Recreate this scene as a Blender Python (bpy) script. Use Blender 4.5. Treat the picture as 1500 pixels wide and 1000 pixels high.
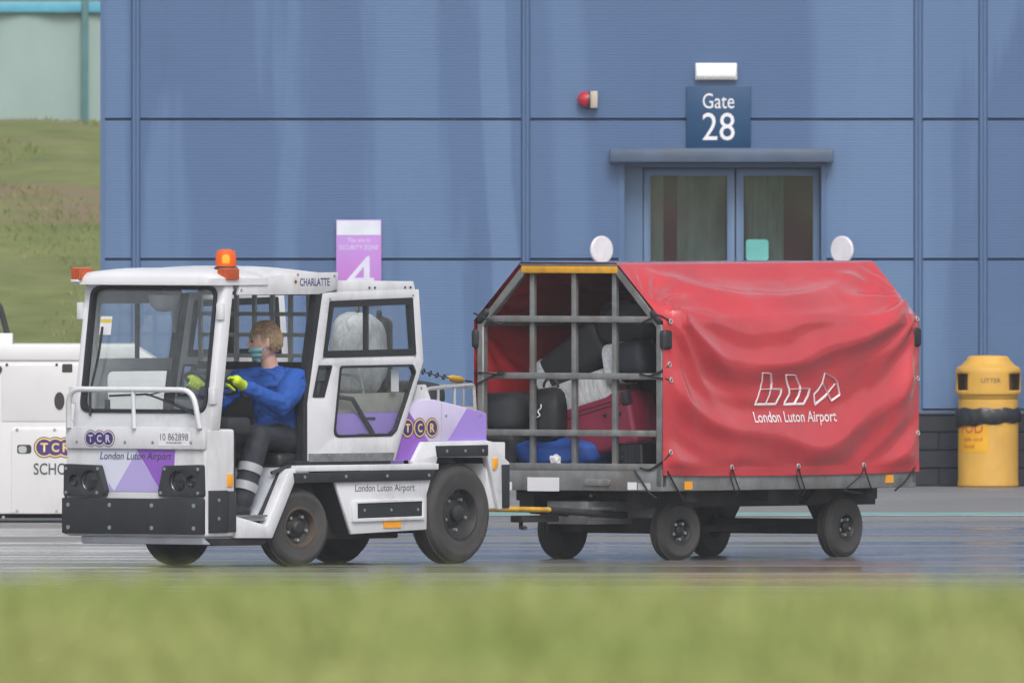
import bpy, bmesh, math, random
import numpy as np
from mathutils import Vector, Matrix, noise as mnoise
random.seed(7); rng = np.random.default_rng(7)
R = math.radians
scene = bpy.context.scene
for o in list(bpy.data.objects): bpy.data.objects.remove(o)
COL = scene.collection

# ------------------------------------------------------------------ camera
FPX, HC, HY = 56500.0, 3.5, 38.0           # focal length in photo pixels, eye height, horizon row
cam_d = bpy.data.cameras.new('camera'); cam = bpy.data.objects.new('camera', cam_d); COL.objects.link(cam)
cam_d.sensor_width = 36; cam_d.lens = FPX / 1500 * 36
cam_d.clip_start = 1; cam_d.clip_end = 6000
cam.location = (0, -250, HC)
cam.rotation_euler = (R(90) - math.atan((500 - HY) / FPX), 0, 0)
cam_d.dof.use_dof = True; cam_d.dof.focus_distance = 250.5
cam_d.dof.aperture_fstop = cam_d.lens / 1000 / 0.078
scene.camera = cam
# ------------------------------------------------------------------ sky, sun, exposure
SUN_EL, SUN_AZ = R(48), R(172)             # azimuth clockwise from +Y: almost straight behind the camera
w = bpy.data.worlds.new('World'); scene.world = w; w.use_nodes = True
nt = w.node_tree; nt.nodes.clear()
sky = nt.nodes.new('ShaderNodeTexSky'); sky.sky_type = 'NISHITA'; sky.sun_disc = False
sky.sun_elevation = SUN_EL; sky.sun_rotation = SUN_AZ
sky.air_density = 1.0; sky.dust_density = 4.0; sky.ozone_density = 1.0
hs = nt.nodes.new('ShaderNodeHueSaturation'); hs.inputs['Saturation'].default_value = 0.32
bg = nt.nodes.new('ShaderNodeBackground'); bg.inputs[1].default_value = 0.125
out = nt.nodes.new('ShaderNodeOutputWorld')
nt.links.new(sky.outputs[0], hs.inputs['Color']); nt.links.new(hs.outputs[0], bg.inputs[0]); nt.links.new(bg.outputs[0], out.inputs[0])
sd = bpy.data.lights.new('sun', 'SUN'); sd.energy = 1.0; sd.angle = R(25); sd.color = (1.0, 0.96, 0.9)
sun = bpy.data.objects.new('sun', sd); COL.objects.link(sun)
sdir = Vector((math.sin(SUN_AZ) * math.cos(SUN_EL), math.cos(SUN_AZ) * math.cos(SUN_EL), math.sin(SUN_EL)))
sun.rotation_euler = sdir.to_track_quat('Z', 'Y').to_euler(); sun.location = sdir * 60
vs = scene.view_settings
vs.view_transform = 'Standard'; vs.look = 'None'; vs.gamma = 1; vs.use_curve_mapping = False; vs.exposure = 0.48

def at(px, py, d):                          # a photo pixel at distance d from the camera
    return Vector(((px - 750) * d / FPX, d - 250, HC - (py - HY) * d / FPX))

# ------------------------------------------------------------------ materials
def ramp(nt, fac, stops):
    r = nt.nodes.new('ShaderNodeValToRGB'); e = r.color_ramp.elements
    while len(e) < len(stops): e.new(0.5)
    for i, (p, c) in enumerate(stops):
        e[i].position = p; e[i].color = c if len(c) == 4 else (*c, 1)
    nt.links.new(fac, r.inputs[0]); return r.outputs[0]
def noise_tex(nt, scale, detail=4, rough=0.55, stretch=None, coord='Object', dist=0):
    tc = nt.nodes.new('ShaderNodeTexCoord'); src = tc.outputs[coord]
    if stretch:
        mp = nt.nodes.new('ShaderNodeMapping'); mp.inputs['Scale'].default_value = stretch
        nt.links.new(src, mp.inputs[0]); src = mp.outputs[0]
    n = nt.nodes.new('ShaderNodeTexNoise'); n.inputs['Scale'].default_value = scale
    n.inputs['Detail'].default_value = detail; n.inputs['Roughness'].default_value = rough
    n.inputs['Distortion'].default_value = dist
    nt.links.new(src, n.inputs['Vector']); return n.outputs['Fac']
def mixc(nt, fac, a, b, mode='MIX'):
    m = nt.nodes.new('ShaderNodeMix'); m.data_type = 'RGBA'; m.blend_type = mode
    for v, s in ((fac, m.inputs[0]), (a, m.inputs[6]), (b, m.inputs[7])):
        if isinstance(v, bpy.types.NodeSocket): nt.links.new(v, s)
        else: s.default_value = v if not isinstance(v, tuple) else ((*v, 1) if len(v) == 3 else v)
    return m.outputs[2]
MATS = {}
def mat(name, col, rough=0.5, metal=0.0, var=0.10, scale=6, dirt=None, dirt_amt=0.0, bump=0.0, bscale=40, coat=0.0, stretch=None, spec=0.5):
    if name in MATS: return MATS[name]
    m = bpy.data.materials.new(name); m.use_nodes = True; nt = m.node_tree
    b = nt.nodes['Principled BSDF']
    b.inputs['Roughness'].default_value = rough; b.inputs['Metallic'].default_value = metal
    b.inputs['Specular IOR Level'].default_value = spec
    if coat: b.inputs['Coat Weight'].default_value = coat; b.inputs['Coat Roughness'].default_value = 0.12
    n = noise_tex(nt, scale, 6, 0.6, stretch)
    lo = tuple(max(0, c * (1 - var)) for c in col); hi = tuple(min(1, c * (1 + var)) for c in col)
    c = ramp(nt, n, [(0.3, lo), (0.7, hi)])
    if dirt is not None:
        dn = noise_tex(nt, scale * 0.7, 8, 0.7, stretch=(1.0, 1.0, 0.45))
        df = ramp(nt, dn, [(0.48, (0, 0, 0)), (0.75, (dirt_amt,) * 3)])
        c = mixc(nt, df, c, dirt)
    nt.links.new(c, b.inputs['Base Color'])
    rn = ramp(nt, n, [(0.3, (rough * 0.8,) * 3), (0.7, (min(1, rough * 1.2),) * 3)])
    nt.links.new(rn, b.inputs['Roughness'])
    if bump:
        bn = noise_tex(nt, bscale, 5, 0.6, stretch)
        bp = nt.nodes.new('ShaderNodeBump'); bp.inputs['Strength'].default_value = bump; bp.inputs['Distance'].default_value = 0.01
        nt.links.new(bn, bp.inputs['Height']); nt.links.new(bp.outputs[0], b.inputs['Normal'])
    MATS[name] = m; return m
def glass_mat(name, tint, refl_rough=0.03, clear=0.8):
    m = bpy.data.materials.new(name); m.use_nodes = True; nt = m.node_tree; nt.nodes.clear()
    o = nt.nodes.new('ShaderNodeOutputMaterial'); tr = nt.nodes.new('ShaderNodeBsdfTransparent'); gl = nt.nodes.new('ShaderNodeBsdfGlossy')
    tr.inputs[0].default_value = (*[c * clear for c in tint], 1); gl.inputs['Roughness'].default_value = refl_rough
    lw = nt.nodes.new('ShaderNodeLayerWeight'); pw = nt.nodes.new('ShaderNodeMath'); pw.operation = 'POWER'; pw.inputs[1].default_value = 4.0
    nt.links.new(lw.outputs['Facing'], pw.inputs[0]); fr = nt.nodes.new('ShaderNodeMath'); fr.operation = 'MULTIPLY_ADD'; fr.inputs[1].default_value = 0.9; fr.inputs[2].default_value = 0.06
    nt.links.new(pw.outputs[0], fr.inputs[0])
    n = noise_tex(nt, 4, 5, 0.6); mul = nt.nodes.new('ShaderNodeMath'); mul.operation = 'MULTIPLY_ADD'
    r = ramp(nt, n, [(0.35, (0.0,) * 3), (0.8, (0.05,) * 3)])
    mul.inputs[1].default_value = 1.0; nt.links.new(fr.outputs[0], mul.inputs[0]); nt.links.new(r, mul.inputs[2])
    mx = nt.nodes.new('ShaderNodeMixShader'); nt.links.new(mul.outputs[0], mx.inputs[0]); nt.links.new(tr.outputs[0], mx.inputs[1]); nt.links.new(gl.outputs[0], mx.inputs[2])
    nt.links.new(mx.outputs[0], o.inputs[0]); return m

WHITE = mat('white_paint', (0.68, 0.69, 0.73), 0.32, var=0.04, scale=2.5, dirt=(0.30, 0.295, 0.29), dirt_amt=0.75, coat=0.1)
WHITE2 = mat('white_panel_paint', (0.68, 0.68, 0.69), 0.4, var=0.03, scale=2, dirt=(0.45, 0.44, 0.42), dirt_amt=0.4)
GREYP = mat('grey_paint', (0.42, 0.44, 0.47), 0.45, var=0.08, dirt=(0.2, 0.2, 0.2), dirt_amt=0.5)
INNER = mat('cab_lining_grey', (0.40, 0.42, 0.44), 0.6, var=0.1, dirt=(0.15, 0.15, 0.15), dirt_amt=0.4)
SKIRT = mat('skirt_grey_paint', (0.5, 0.53, 0.6), 0.45, var=0.06, dirt=(0.2, 0.2, 0.22), dirt_amt=0.5)
BLACK = mat('black_rubber', (0.014, 0.017, 0.022), 0.6, var=0.3, scale=9, dirt=(0.05, 0.05, 0.05), dirt_amt=0.35, bump=0.15, bscale=120)
BLACKP = mat('black_plastic', (0.022, 0.024, 0.028), 0.4, var=0.2, dirt=(0.07, 0.07, 0.07), dirt_amt=0.3)
UNDER = mat('underbody_black', (0.02, 0.02, 0.022), 0.8, var=0.3, dirt=(0.06, 0.055, 0.05), dirt_amt=0.6)
TYRE = mat('tyre_rubber', (0.042, 0.04, 0.04), 0.75, var=0.25, scale=7, dirt=(0.11, 0.10, 0.09), dirt_amt=0.5, bump=0.2, bscale=60)
RIM = mat('rim_dark', (0.03, 0.032, 0.036), 0.5, 0.3, var=0.3, dirt=(0.10, 0.09, 0.07), dirt_amt=0.5)
RIMBR = mat('rim_brown_edge', (0.075, 0.058, 0.046), 0.6, 0.2, var=0.3)
STEEL = mat('galvanised_steel', (0.36, 0.37, 0.38), 0.42, 0.75, var=0.22, scale=14, dirt=(0.16, 0.12, 0.09), dirt_amt=0.6, bump=0.1)
CAGE = mat('worn_cage_steel', (0.23, 0.24, 0.245), 0.5, 0.45, var=0.25, scale=10, dirt=(0.16, 0.11, 0.08), dirt_amt=0.75, bump=0.15, bscale=70)
DECK = mat('worn_deck_alloy', (0.28, 0.29, 0.30), 0.45, 0.5, var=0.25, scale=5, dirt=(0.13, 0.10, 0.08), dirt_amt=0.75, bump=0.15, bscale=50)
SILVER = mat('silver_tube', (0.62, 0.62, 0.62), 0.3, 0.7, var=0.08)
BOLT = mat('bolt_zinc', (0.42, 0.43, 0.44), 0.4, 0.7, var=0.2)
AMBER = mat('amber_lens', (0.52, 0.10, 0.03), 0.25, var=0.08, coat=0.4)
AMBERB = mat('amber_beacon_lens', (0.85, 0.20, 0.02), 0.2, var=0.08, coat=0.5)
ORANGE = mat('orange_reflector', (0.85, 0.36, 0.02), 0.35, var=0.06)
YELLOWP = mat('yellow_paint', (0.62, 0.36, 0.03), 0.5, var=0.15, scale=12, dirt=(0.16, 0.09, 0.04), dirt_amt=0.6)
YELLOWBAR = mat('worn_yellow_bar', (0.68, 0.34, 0.02), 0.5, var=0.15, scale=12, dirt=(0.2, 0.12, 0.05), dirt_amt=0.6)
LAVENDER = mat('pale_lavender_vinyl', (0.58, 0.53, 0.74), 0.4, var=0.03, scale=3, dirt=(0.4, 0.38, 0.45), dirt_amt=0.3)
LAV2 = mat('lavender_vinyl', (0.42, 0.36, 0.68), 0.4, var=0.04)
PALE = mat('pale_vinyl', (0.64, 0.66, 0.80), 0.4, var=0.03)
PURPLE = mat('purple_vinyl', (0.34, 0.23, 0.66), 0.4, var=0.04)
DPURPLE = mat('deep_purple_vinyl', (0.27, 0.11, 0.52), 0.4, var=0.04)
LOGO_N = mat('logo_navy', (0.045, 0.032, 0.16), 0.4, var=0.05)
LOGO_Y = mat('logo_gold', (0.74, 0.52, 0.22), 0.4, var=0.05)
LOGO_B = mat('logo_brown', (0.10, 0.06, 0.07), 0.4, var=0.05)
INK = mat('dark_ink', (0.05, 0.055, 0.075), 0.5, var=0.05)
INKB = mat('blue_ink', (0.03, 0.05, 0.16), 0.5, var=0.05)
PAPER = mat('white_sticker', (0.74, 0.74, 0.78), 0.5, var=0.04)
GLASS = glass_mat('cab_glass', (0.97, 0.99, 0.99), clear=0.99)
LENS = glass_mat('lamp_lens', (0.6, 0.65, 0.7), clear=0.7)

# ------------------------------------------------------------------ mesh helpers
def link(name, me, parent=None, material=None, kind=None):
    o = bpy.data.objects.new(name, me); COL.objects.link(o)
    if parent is not None: o.parent = parent
    if material is not None and me is not None:
        me.materials.clear(); me.materials.append(material)
    if kind: o['kind'] = kind
    return o
def tag(o, label, cat, group=None, kind=None):
    o['label'] = label; o['category'] = cat
    if group: o['group'] = group
    if kind: o['kind'] = kind
    return o
def empty(name, loc=(0, 0, 0), rz=0, parent=None):
    o = bpy.data.objects.new(name, None); COL.objects.link(o)
    o.location = loc; o.rotation_euler = (0, 0, rz); o.empty_display_size = 0.2
    if parent is not None: o.parent = parent
    return o
def rpoly(pts, r, seg=5):                   # round a polygon's corners
    out = []; n = len(pts)
    for i in range(n):
        p = Vector(pts[i]); a = Vector(pts[i - 1]) - p; b = Vector(pts[(i + 1) % n]) - p
        rr = r[i] if isinstance(r, (list, tuple)) else r
        la, lb = a.length, b.length; a.normalize(); b.normalize()
        ang = a.angle(b); t = min(rr / max(math.tan(ang / 2), 1e-4), la * .45, lb * .45)
        if t < 1e-5: out.append(tuple(p)); continue
        p0, p1 = p + a * t, p + b * t
        for k in range(seg + 1):
            u = k / seg; q = p0 * (1 - u) ** 2 + p * 2 * u * (1 - u) + p1 * u * u
            out.append(tuple(q))
    return out
def rpath(pts, r, seg=6):
    P = [Vector(p) for p in pts]; out = [P[0]]
    for i in range(1, len(P) - 1):
        a, b = P[i - 1] - P[i], P[i + 1] - P[i]; t = min(r, a.length * .48, b.length * .48)
        p0, p1 = P[i] + a.normalized() * t, P[i] + b.normalized() * t
        for k in range(seg + 1):
            u = k / seg; out.append(p0 * (1 - u) ** 2 + P[i] * 2 * u * (1 - u) + p1 * u * u)
    out.append(P[-1]); return out
PL = {'xz': lambda u, v, w: (u, w, v), 'yz': lambda u, v, w: (w, u, v), 'xy': lambda u, v, w: (u, v, w)}
class B:
    def __init__(s): s.bm = bmesh.new()
    def _bev(s, faces, bev, seg, ang=30):
        if bev <= 0: return
        ed = set()
        for f in faces:
            if f.is_valid: ed.update(f.edges)
        ed = [e for e in ed if len(e.link_faces) == 2 and e.calc_face_angle(0) > R(ang)]
        bmesh.ops.bevel(s.bm, geom=ed, offset=bev, segments=seg, profile=0.5, affect='EDGES', clamp_overlap=True)
    def box(s, c, size, rot=None, bev=0.0, seg=2):
        r = bmesh.ops.create_cube(s.bm, size=1.0); vs = r['verts']
        M = Matrix.Translation(c) @ (rot.to_4x4() if rot is not None else Matrix()) @ Matrix.Diagonal((*size, 1))
        bmesh.ops.transform(s.bm, matrix=M, verts=vs)
        s._bev({f for v in vs for f in v.link_faces}, bev, seg); return s
    def span(s, x0, x1, y0, y1, z0, z1, bev=0.0, seg=2):
        return s.box(((x0 + x1) / 2, (y0 + y1) / 2, (z0 + z1) / 2), (abs(x1 - x0), abs(y1 - y0), abs(z1 - z0)), None, bev, seg)
    def ext(s, poly, w0, w1, plane='xz', holes=(), bev=0.0, seg=2, fn=None):
        mp = PL[plane]; bm = s.bm; loops = [poly] + list(holes); rings = []
        edges = []
        for lp in loops:
            vs = [bm.verts.new(mp(p[0], p[1], w0)) for p in lp]
            es = [bm.edges.new((vs[i], vs[(i + 1) % len(vs)])) for i in range(len(vs))]
            rings.append(vs); edges += es
        if holes: r = bmesh.ops.triangle_fill(bm, edges=edges, use_beauty=True, use_dissolve=False); fs = [g for g in r['geom'] if isinstance(g, bmesh.types.BMFace)]
        else: fs = [bm.faces.new(rings[0])]
        mapv = {}
        for vs, lp in zip(rings, loops):
            for v, p in zip(vs, lp): mapv[v] = bm.verts.new(mp(p[0], p[1], w1))
        newf = list(fs)
        for f in fs: newf.append(bm.faces.new([mapv[v] for v in reversed(f.verts)]))
        for vs in rings:
            for i in range(len(vs)):
                a, b = vs[i], vs[(i + 1) % len(vs)]; newf.append(bm.faces.new((a, b, mapv[b], mapv[a])))
        bmesh.ops.recalc_face_normals(bm, faces=newf)
        if fn:
            for v in list(mapv) + list(mapv.values()): v.co = fn(v.co)
        s._bev(newf, bev, seg); return s
    def tube(s, pts, r, n=8, closed=False, flat=None):
        bm = s.bm; P = [Vector(p) for p in pts]; m = len(P); rings = []
        up = None
        for i in range(m):
            if closed: t = (P[(i + 1) % m] - P[i - 1])
            else: t = P[min(i + 1, m - 1)] - P[max(i - 1, 0)]
            t.normalize()
            if up is None:
                up = Vector((0, 0, 1)) if abs(t.z) < 0.9 else Vector((1, 0, 0))
            sx = t.cross(up)
            if sx.length < 1e-4: sx = t.orthogonal()
            sx.normalize(); up = sx.cross(t).normalized()
            rr = r[i] if isinstance(r, (list, tuple)) else r
            rings.append([bm.verts.new(P[i] + (sx * math.cos(2 * math.pi * k / n) + up * math.sin(2 * math.pi * k / n) * (flat or 1)) * rr) for k in range(n)])
        fs = []
        for i in range(m if closed else m - 1):
            a, b = rings[i], rings[(i + 1) % m]
            for k in range(n): fs.append(bm.faces.new((a[k], a[(k + 1) % n], b[(k + 1) % n], b[k])))
        if not closed: fs.append(bm.faces.new(list(reversed(rings[0])))); fs.append(bm.faces.new(rings[-1]))
        return s
    def lathe(s, prof, M=None, n=28, arc=None):   # profile (radius, height) turned about local z
        bm = s.bm; M = M or Matrix(); rings = []
        for r, z in prof:
            if r < 1e-6: rings.append([bm.verts.new(M @ Vector((0, 0, z)))])
            else: rings.append([bm.verts.new(M @ Vector((r * math.cos(2 * math.pi * k / n), r * math.sin(2 * math.pi * k / n), z))) for k in range(n)])
        for a, b in zip(rings, rings[1:]):
            for k in range(n):
                q = [a[k % len(a)], a[(k + 1) % len(a)], b[(k + 1) % len(b)], b[k % len(b)]]
                u = []
                for v in q:
                    if v not in u: u.append(v)
                if len(u) >= 3: bm.faces.new(u)
        return s
    def mesh(s, name, smooth=True, ang=38):
        bmesh.ops.recalc_face_normals(s.bm, faces=s.bm.faces[:])
        me = bpy.data.meshes.new(name); s.bm.to_mesh(me); s.bm.free()
        if smooth:
            me.polygons.foreach_set('use_smooth', [True] * len(me.polygons)); me.set_sharp_from_angle(angle=R(ang))
        return me
    def obj(s, name, material, parent=None, smooth=True, ang=38, kind=None):
        return link(name, s.mesh(name, smooth, ang), parent, material, kind)
def basis(origin, right, up):
    r, u = Vector(right).normalized(), Vector(up).normalized(); n = r.cross(u)
    M = Matrix((r, u, n)).transposed().to_4x4(); M.translation = Vector(origin); return M
def text_mesh(body, width, height, shear=0, bold=0.0, spacing=1.0, extrude=0.0008):
    cu = bpy.data.curves.new('t', 'FONT'); cu.body = body; cu.size = 1; cu.shear = shear; cu.offset = bold; cu.space_character = spacing
    cu.resolution_u = 3; cu.align_x = 'LEFT'
    ob = bpy.data.objects.new('t', cu); COL.objects.link(ob)
    bpy.context.view_layer.update()
    me = bpy.data.meshes.new_from_object(ob.evaluated_get(bpy.context.evaluated_depsgraph_get()))
    bpy.data.objects.remove(ob)
    co = np.empty(len(me.vertices) * 3); me.vertices.foreach_get('co', co); co = co.reshape(-1, 3)
    lo, hi = co.min(0), co.max(0); sx = width / (hi[0] - lo[0]); sy = height / (hi[1] - lo[1])
    co[:, 0] = (co[:, 0] - (lo[0] + hi[0]) / 2) * sx; co[:, 1] = (co[:, 1] - (lo[1] + hi[1]) / 2) * sy
    me.vertices.foreach_set('co', co.ravel()); return me
def text(body, center, right, up, width, height, material, parent, name='lettering', **k):
    me = text_mesh(body, width, height, **k); me.transform(basis(center, right, up))
    return link(name, me, parent, material)
def disc(b, M, r, t, n=24, hole=None, sy=1.0):
    S = Matrix.Diagonal((1, sy, 1, 1))
    if hole: b.lathe([(hole, 0), (r, 0), (r, t), (hole, t), (hole, 0)], M @ S, n)
    else: b.lathe([(0, 0), (r, 0), (r, t), (0, t)], M @ S, n)
    return b
def tcr_logo(center, right, up, step, r, parent, rim=None):
    c = Vector(center); rt = Vector(right).normalized()
    for i, ch in enumerate('TCR'):
        p = c + rt * step * (i - 1); M = basis(p, right, up)
        bd = disc(B(), M, r * 1.10, 0.0012 + .0003 * i, 28).obj('logo_disc', LOGO_B, parent)
        gold = disc(B(), M, r, 0.0022 + .0003 * i, 28).obj('logo_ring', rim or LOGO_Y, bd)
        disc(B(), M, r * .84, 0.0032 + .0003 * i, 28).obj('logo_face', LOGO_N, bd)
        n = rt.cross(Vector(up).normalized())
        t = text(ch, p + n * .0045, right, up, r * .78, r * .95, rim or LOGO_Y, bd, bold=0.03)
def copy_tree(o, parent=None):
    c = o.copy(); COL.objects.link(c); c.parent = parent
    for ch in o.children: copy_tree(ch, c)
    return c
def bolts(pts, normal, r, parent, name='bolt', m=None):
    n = Vector(normal).normalized(); q = n.to_track_quat('Z', 'Y').to_matrix().to_4x4()
    me = B().lathe([(0, .006), (r * .45, .006), (r * .5, .003), (r, .003), (r, -.003)], None, 10).mesh(name)
    me.materials.append(m or BOLT)
    for p in pts:
        o = link(name, me, parent); o.matrix_local = Matrix.Translation(p) @ q

# ------------------------------------------------------------------ ground
def apron_mat():
    m = bpy.data.materials.new('wet_apron'); m.use_nodes = True; nt = m.node_tree; b = nt.nodes['Principled BSDF']
    fine = noise_tex(nt, 14, 6, 0.7); big = noise_tex(nt, 0.22, 5, 0.6)
    c = ramp(nt, fine, [(0.3, (0.17, 0.168, 0.168)), (0.7, (0.25, 0.246, 0.243))])
    c2 = ramp(nt, big, [(0.35, (0.75, 0.75, 0.78)), (0.65, (1.1, 1.08, 1.05))])
    c = mixc(nt, 1.0, c, c2, 'MULTIPLY')
    wet = noise_tex(nt, 0.42, 6, 0.68, stretch=(0.10, 1, 1), dist=0.3)
    tc = nt.nodes.new('ShaderNodeTexCoord'); sx = nt.nodes.new('ShaderNodeSeparateXYZ'); nt.links.new(tc.outputs['Object'], sx.inputs[0])
    mr = nt.nodes.new('ShaderNodeMapRange'); mr.inputs[1].default_value = 15; mr.inputs[2].default_value = 27; mr.inputs[3].default_value = 0.05; mr.inputs[4].default_value = -0.14
    nt.links.new(sx.outputs[1], mr.inputs[0])
    ad = nt.nodes.new('ShaderNodeMath'); ad.operation = 'ADD'; nt.links.new(wet, ad.inputs[0]); nt.links.new(mr.outputs[0], ad.inputs[1])
    wm = ramp(nt, ad.outputs[0], [(0.40, (0, 0, 0)), (0.62, (1, 1, 1))])
    c = mixc(nt, wm, c, mixc(nt, 1.0, c, (0.72, 0.72, 0.73), 'MULTIPLY'))
    nt.links.new(c, b.inputs['Base Color'])
    rr = ramp(nt, wm, [(0.0, (0.60,) * 3), (0.6, (0.26,) * 3), (1.0, (0.12,) * 3)]); nt.links.new(rr, b.inputs['Roughness'])
    b.inputs['IOR'].default_value = 1.33
    bn = noise_tex(nt, 1.3, 3, 0.5, stretch=(0.5, 1, 1)); bp = nt.nodes.new('ShaderNodeBump'); bp.inputs['Strength'].default_value = 0.12; bp.inputs['Distance'].default_value = 0.01
    nt.links.new(bn, bp.inputs['Height']); nt.links.new(bp.outputs[0], b.inputs['Normal'])
    return m
APRON = apron_mat()
def sheet(name, x0, x1, y0, y1, z, m, kind='structure'):
    me = bpy.data.meshes.new(name); me.from_pydata([(x0, y0, z), (x1, y0, z), (x1, y1, z), (x0, y1, z)], [], [(0, 1, 2, 3)])
    return link(name, me, None, m, kind)
sheet('apron', -2500, 2500, -2500, 3000, 0, APRON)
PAINTW = mat('apron_paint_white', (0.55, 0.60, 0.60), 0.35, var=0.25, scale=3)
PAINTG = mat('apron_paint_green', (0.16, 0.42, 0.36), 0.35, var=0.25, scale=3)
sheet('apron_marking', -60, 80, 25.6, 26.15, 0.004, PAINTW)
sheet('apron_marking', -60, 80, 26.3, 27.4, 0.004, PAINTG)

def grass_ground(name, c1, c2, c3, scale):
    m = bpy.data.materials.new(name); m.use_nodes = True; nt = m.node_tree; b = nt.nodes['Principled BSDF']
    n = noise_tex(nt, scale, 6, 0.65); n2 = noise_tex(nt, scale * 0.22, 4, 0.6, stretch=(0.5, 1, 1.6))
    c = ramp(nt, n, [(0.3, c1), (0.7, c2)])
    f = ramp(nt, n2, [(0.52, (0, 0, 0)), (0.66, (1, 1, 1))]); c = mixc(nt, f, c, c3)
    nt.links.new(c, b.inputs['Base Color']); b.inputs['Roughness'].default_value = 0.9; b.inputs['Specular IOR Level'].default_value = 0.2
    bp = nt.nodes.new('ShaderNodeBump'); bp.inputs['Strength'].default_value = 0.8; bp.inputs['Distance'].default_value = 0.05
    nt.links.new(n, bp.inputs['Height']); nt.links.new(bp.outputs[0], b.inputs['Normal']); return m
def blade_mat(name, a, bcol, c, scale=0.8):
    m = bpy.data.materials.new(name); m.use_nodes = True; nt = m.node_tree; b = nt.nodes['Principled BSDF']
    n = noise_tex(nt, scale, 3, 0.5); n2 = noise_tex(nt, 30, 2, 0.5)
    col = ramp(nt, n, [(0.32, a), (0.5, bcol), (0.68, c)])
    col = mixc(nt, 1.0, col, ramp(nt, n2, [(0.3, (0.7, 0.7, 0.7)), (0.7, (1.2, 1.2, 1.1))]), 'MULTIPLY')
    nt.links.new(col, b.inputs['Base Color']); b.inputs['Roughness'].default_value = 0.6
    b.inputs['Specular IOR Level'].default_value = 0.25
    b.inputs['Subsurface Weight'].default_value = 0.0
    return m
def blades(name, pos, hmin, hmax, wid, m):
    n = len(pos); h = rng.uniform(hmin, hmax, n); a = rng.uniform(0, 2 * np.pi, n); lean = rng.normal(0, 0.35, (n, 2))
    wv = np.stack([np.cos(a), np.sin(a), np.zeros(n)], 1) * (wid * rng.uniform(.6, 1.3, n))[:, None] * .5
    tip = pos + np.stack([lean[:, 0] * h, lean[:, 1] * h, h], 1)
    mid = pos + np.stack([lean[:, 0] * h * .35, lean[:, 1] * h * .35, h * .55], 1)
    v = np.stack([pos - wv, pos + wv, mid + wv * .8, mid - wv * .8, tip], 1).reshape(-1, 3)
    base = np.arange(n)[:, None] * 5
    quads = base + np.array([[0, 1, 2, 3]]); tris = base + np.array([[3, 2, 4]])
    me = bpy.data.meshes.new(name)
    me.vertices.add(len(v)); me.vertices.foreach_set('co', v.ravel())
    me.loops.add(n * 7); li = np.concatenate([quads, tris], 1).ravel(); me.loops.foreach_set('vertex_index', li.astype(np.int32))
    me.polygons.add(n * 2)
    st = (np.arange(n)[:, None] * 7 + np.array([[0, 4]])).ravel(); me.polygons.foreach_set('loop_start', st.astype(np.int32))
    me.update(calc_edges=True); me.validate()
    return link(name, me, None, m, 'stuff')
def heightfield(name, xs, ys, zf, m):
    X, Y = np.meshgrid(xs, ys); Z = np.vectorize(zf)(X, Y)
    v = np.stack([X, Y, Z], -1).reshape(-1, 3); nx, ny = len(xs), len(ys)
    f = [(j * nx + i, j * nx + i + 1, (j + 1) * nx + i + 1, (j + 1) * nx + i) for j in range(ny - 1) for i in range(nx - 1)]
    me = bpy.data.meshes.new(name); me.from_pydata(v.tolist(), [], f)
    me.polygons.foreach_set('use_smooth', [True] * len(me.polygons)); return link(name, me, None, m, 'structure')
# grass verge by the camera: a low rise whose crest lies 70 m out
def sstep(a, b, x): t = min(1, max(0, (x - a) / (b - a))); return t * t * (3 - 2 * t)
def verge_z(x, y):
    d = y + 250
    if d < 70: z = 1.85 + (2.365 - 1.85) * sstep(-30, 74, d)
    else: z = (1.85 + (2.365 - 1.85) * sstep(-30, 74, 70)) * (1 - sstep(74, 150, d)) - 0.3 * sstep(120, 150, d)
    return z + 0.02 * mnoise.noise((x * .5, y * .25, 3)) + .008 * mnoise.noise((x * 2.1, y * .9, 8))
VERGE = grass_ground('verge_soil', (0.15, 0.19, 0.05), (0.25, 0.27, 0.08), (0.24, 0.23, 0.09), 2.5)
heightfield('grass_verge', np.concatenate([np.linspace(-400, -12, 16), np.linspace(-10, 10, 61), np.linspace(12, 400, 16)]), np.concatenate([np.linspace(-330, -205, 26), np.linspace(-203, -160, 60), np.linspace(-155, -98, 20)]), verge_z, VERGE)
n = 95000
px_ = rng.uniform(-4, 4, n); py_ = rng.uniform(-202, -171, n)
pos = np.stack([px_, py_, np.array([verge_z(a, b) for a, b in zip(px_, py_)]) - .005], 1)
blades('grass', pos, 0.03, 0.075, 0.007, blade_mat('verge_grass', (0.22, 0.29, 0.09), (0.30, 0.345, 0.12), (0.38, 0.375, 0.17), 1.1))
# embankment behind the building
def bank_z(x, y):
    z = 2.74 * sstep(62, 97, y) * (0.93 + .07 * 1)
    return z - 0.12 + .10 * mnoise.noise((x * .35, y * .3, 1)) * sstep(62, 70, y) + .05 * mnoise.noise((x * 1.3, y * .8, 5))
BANK = grass_ground('bank_soil', (0.11, 0.14, 0.045), (0.20, 0.22, 0.085), (0.21, 0.15, 0.105), 1.6)
heightfield('embankment', np.concatenate([np.linspace(-300, -22, 14), np.linspace(-20, 8, 90), np.linspace(10, 300, 14)]), np.concatenate([np.linspace(60, 100, 80), np.linspace(104, 300, 12)]), bank_z, BANK)
n = 60000
px_ = rng.uniform(-12, -2.2, n); py_ = rng.uniform(64, 98.5, n)
keep = np.array([mnoise.noise((a * .5, b * .22, 9)) > 0.02 for a, b in zip(px_, py_)]); px_, py_ = px_[keep], py_[keep]
pos = np.stack([px_, py_, np.array([bank_z(a, b) for a, b in zip(px_, py_)]) - .01], 1)
blades('grass', pos, 0.02, 0.07, 0.014, blade_mat('bank_grass', (0.12, 0.17, 0.045), (0.20, 0.24, 0.08), (0.28, 0.27, 0.13), 0.7))

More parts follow.
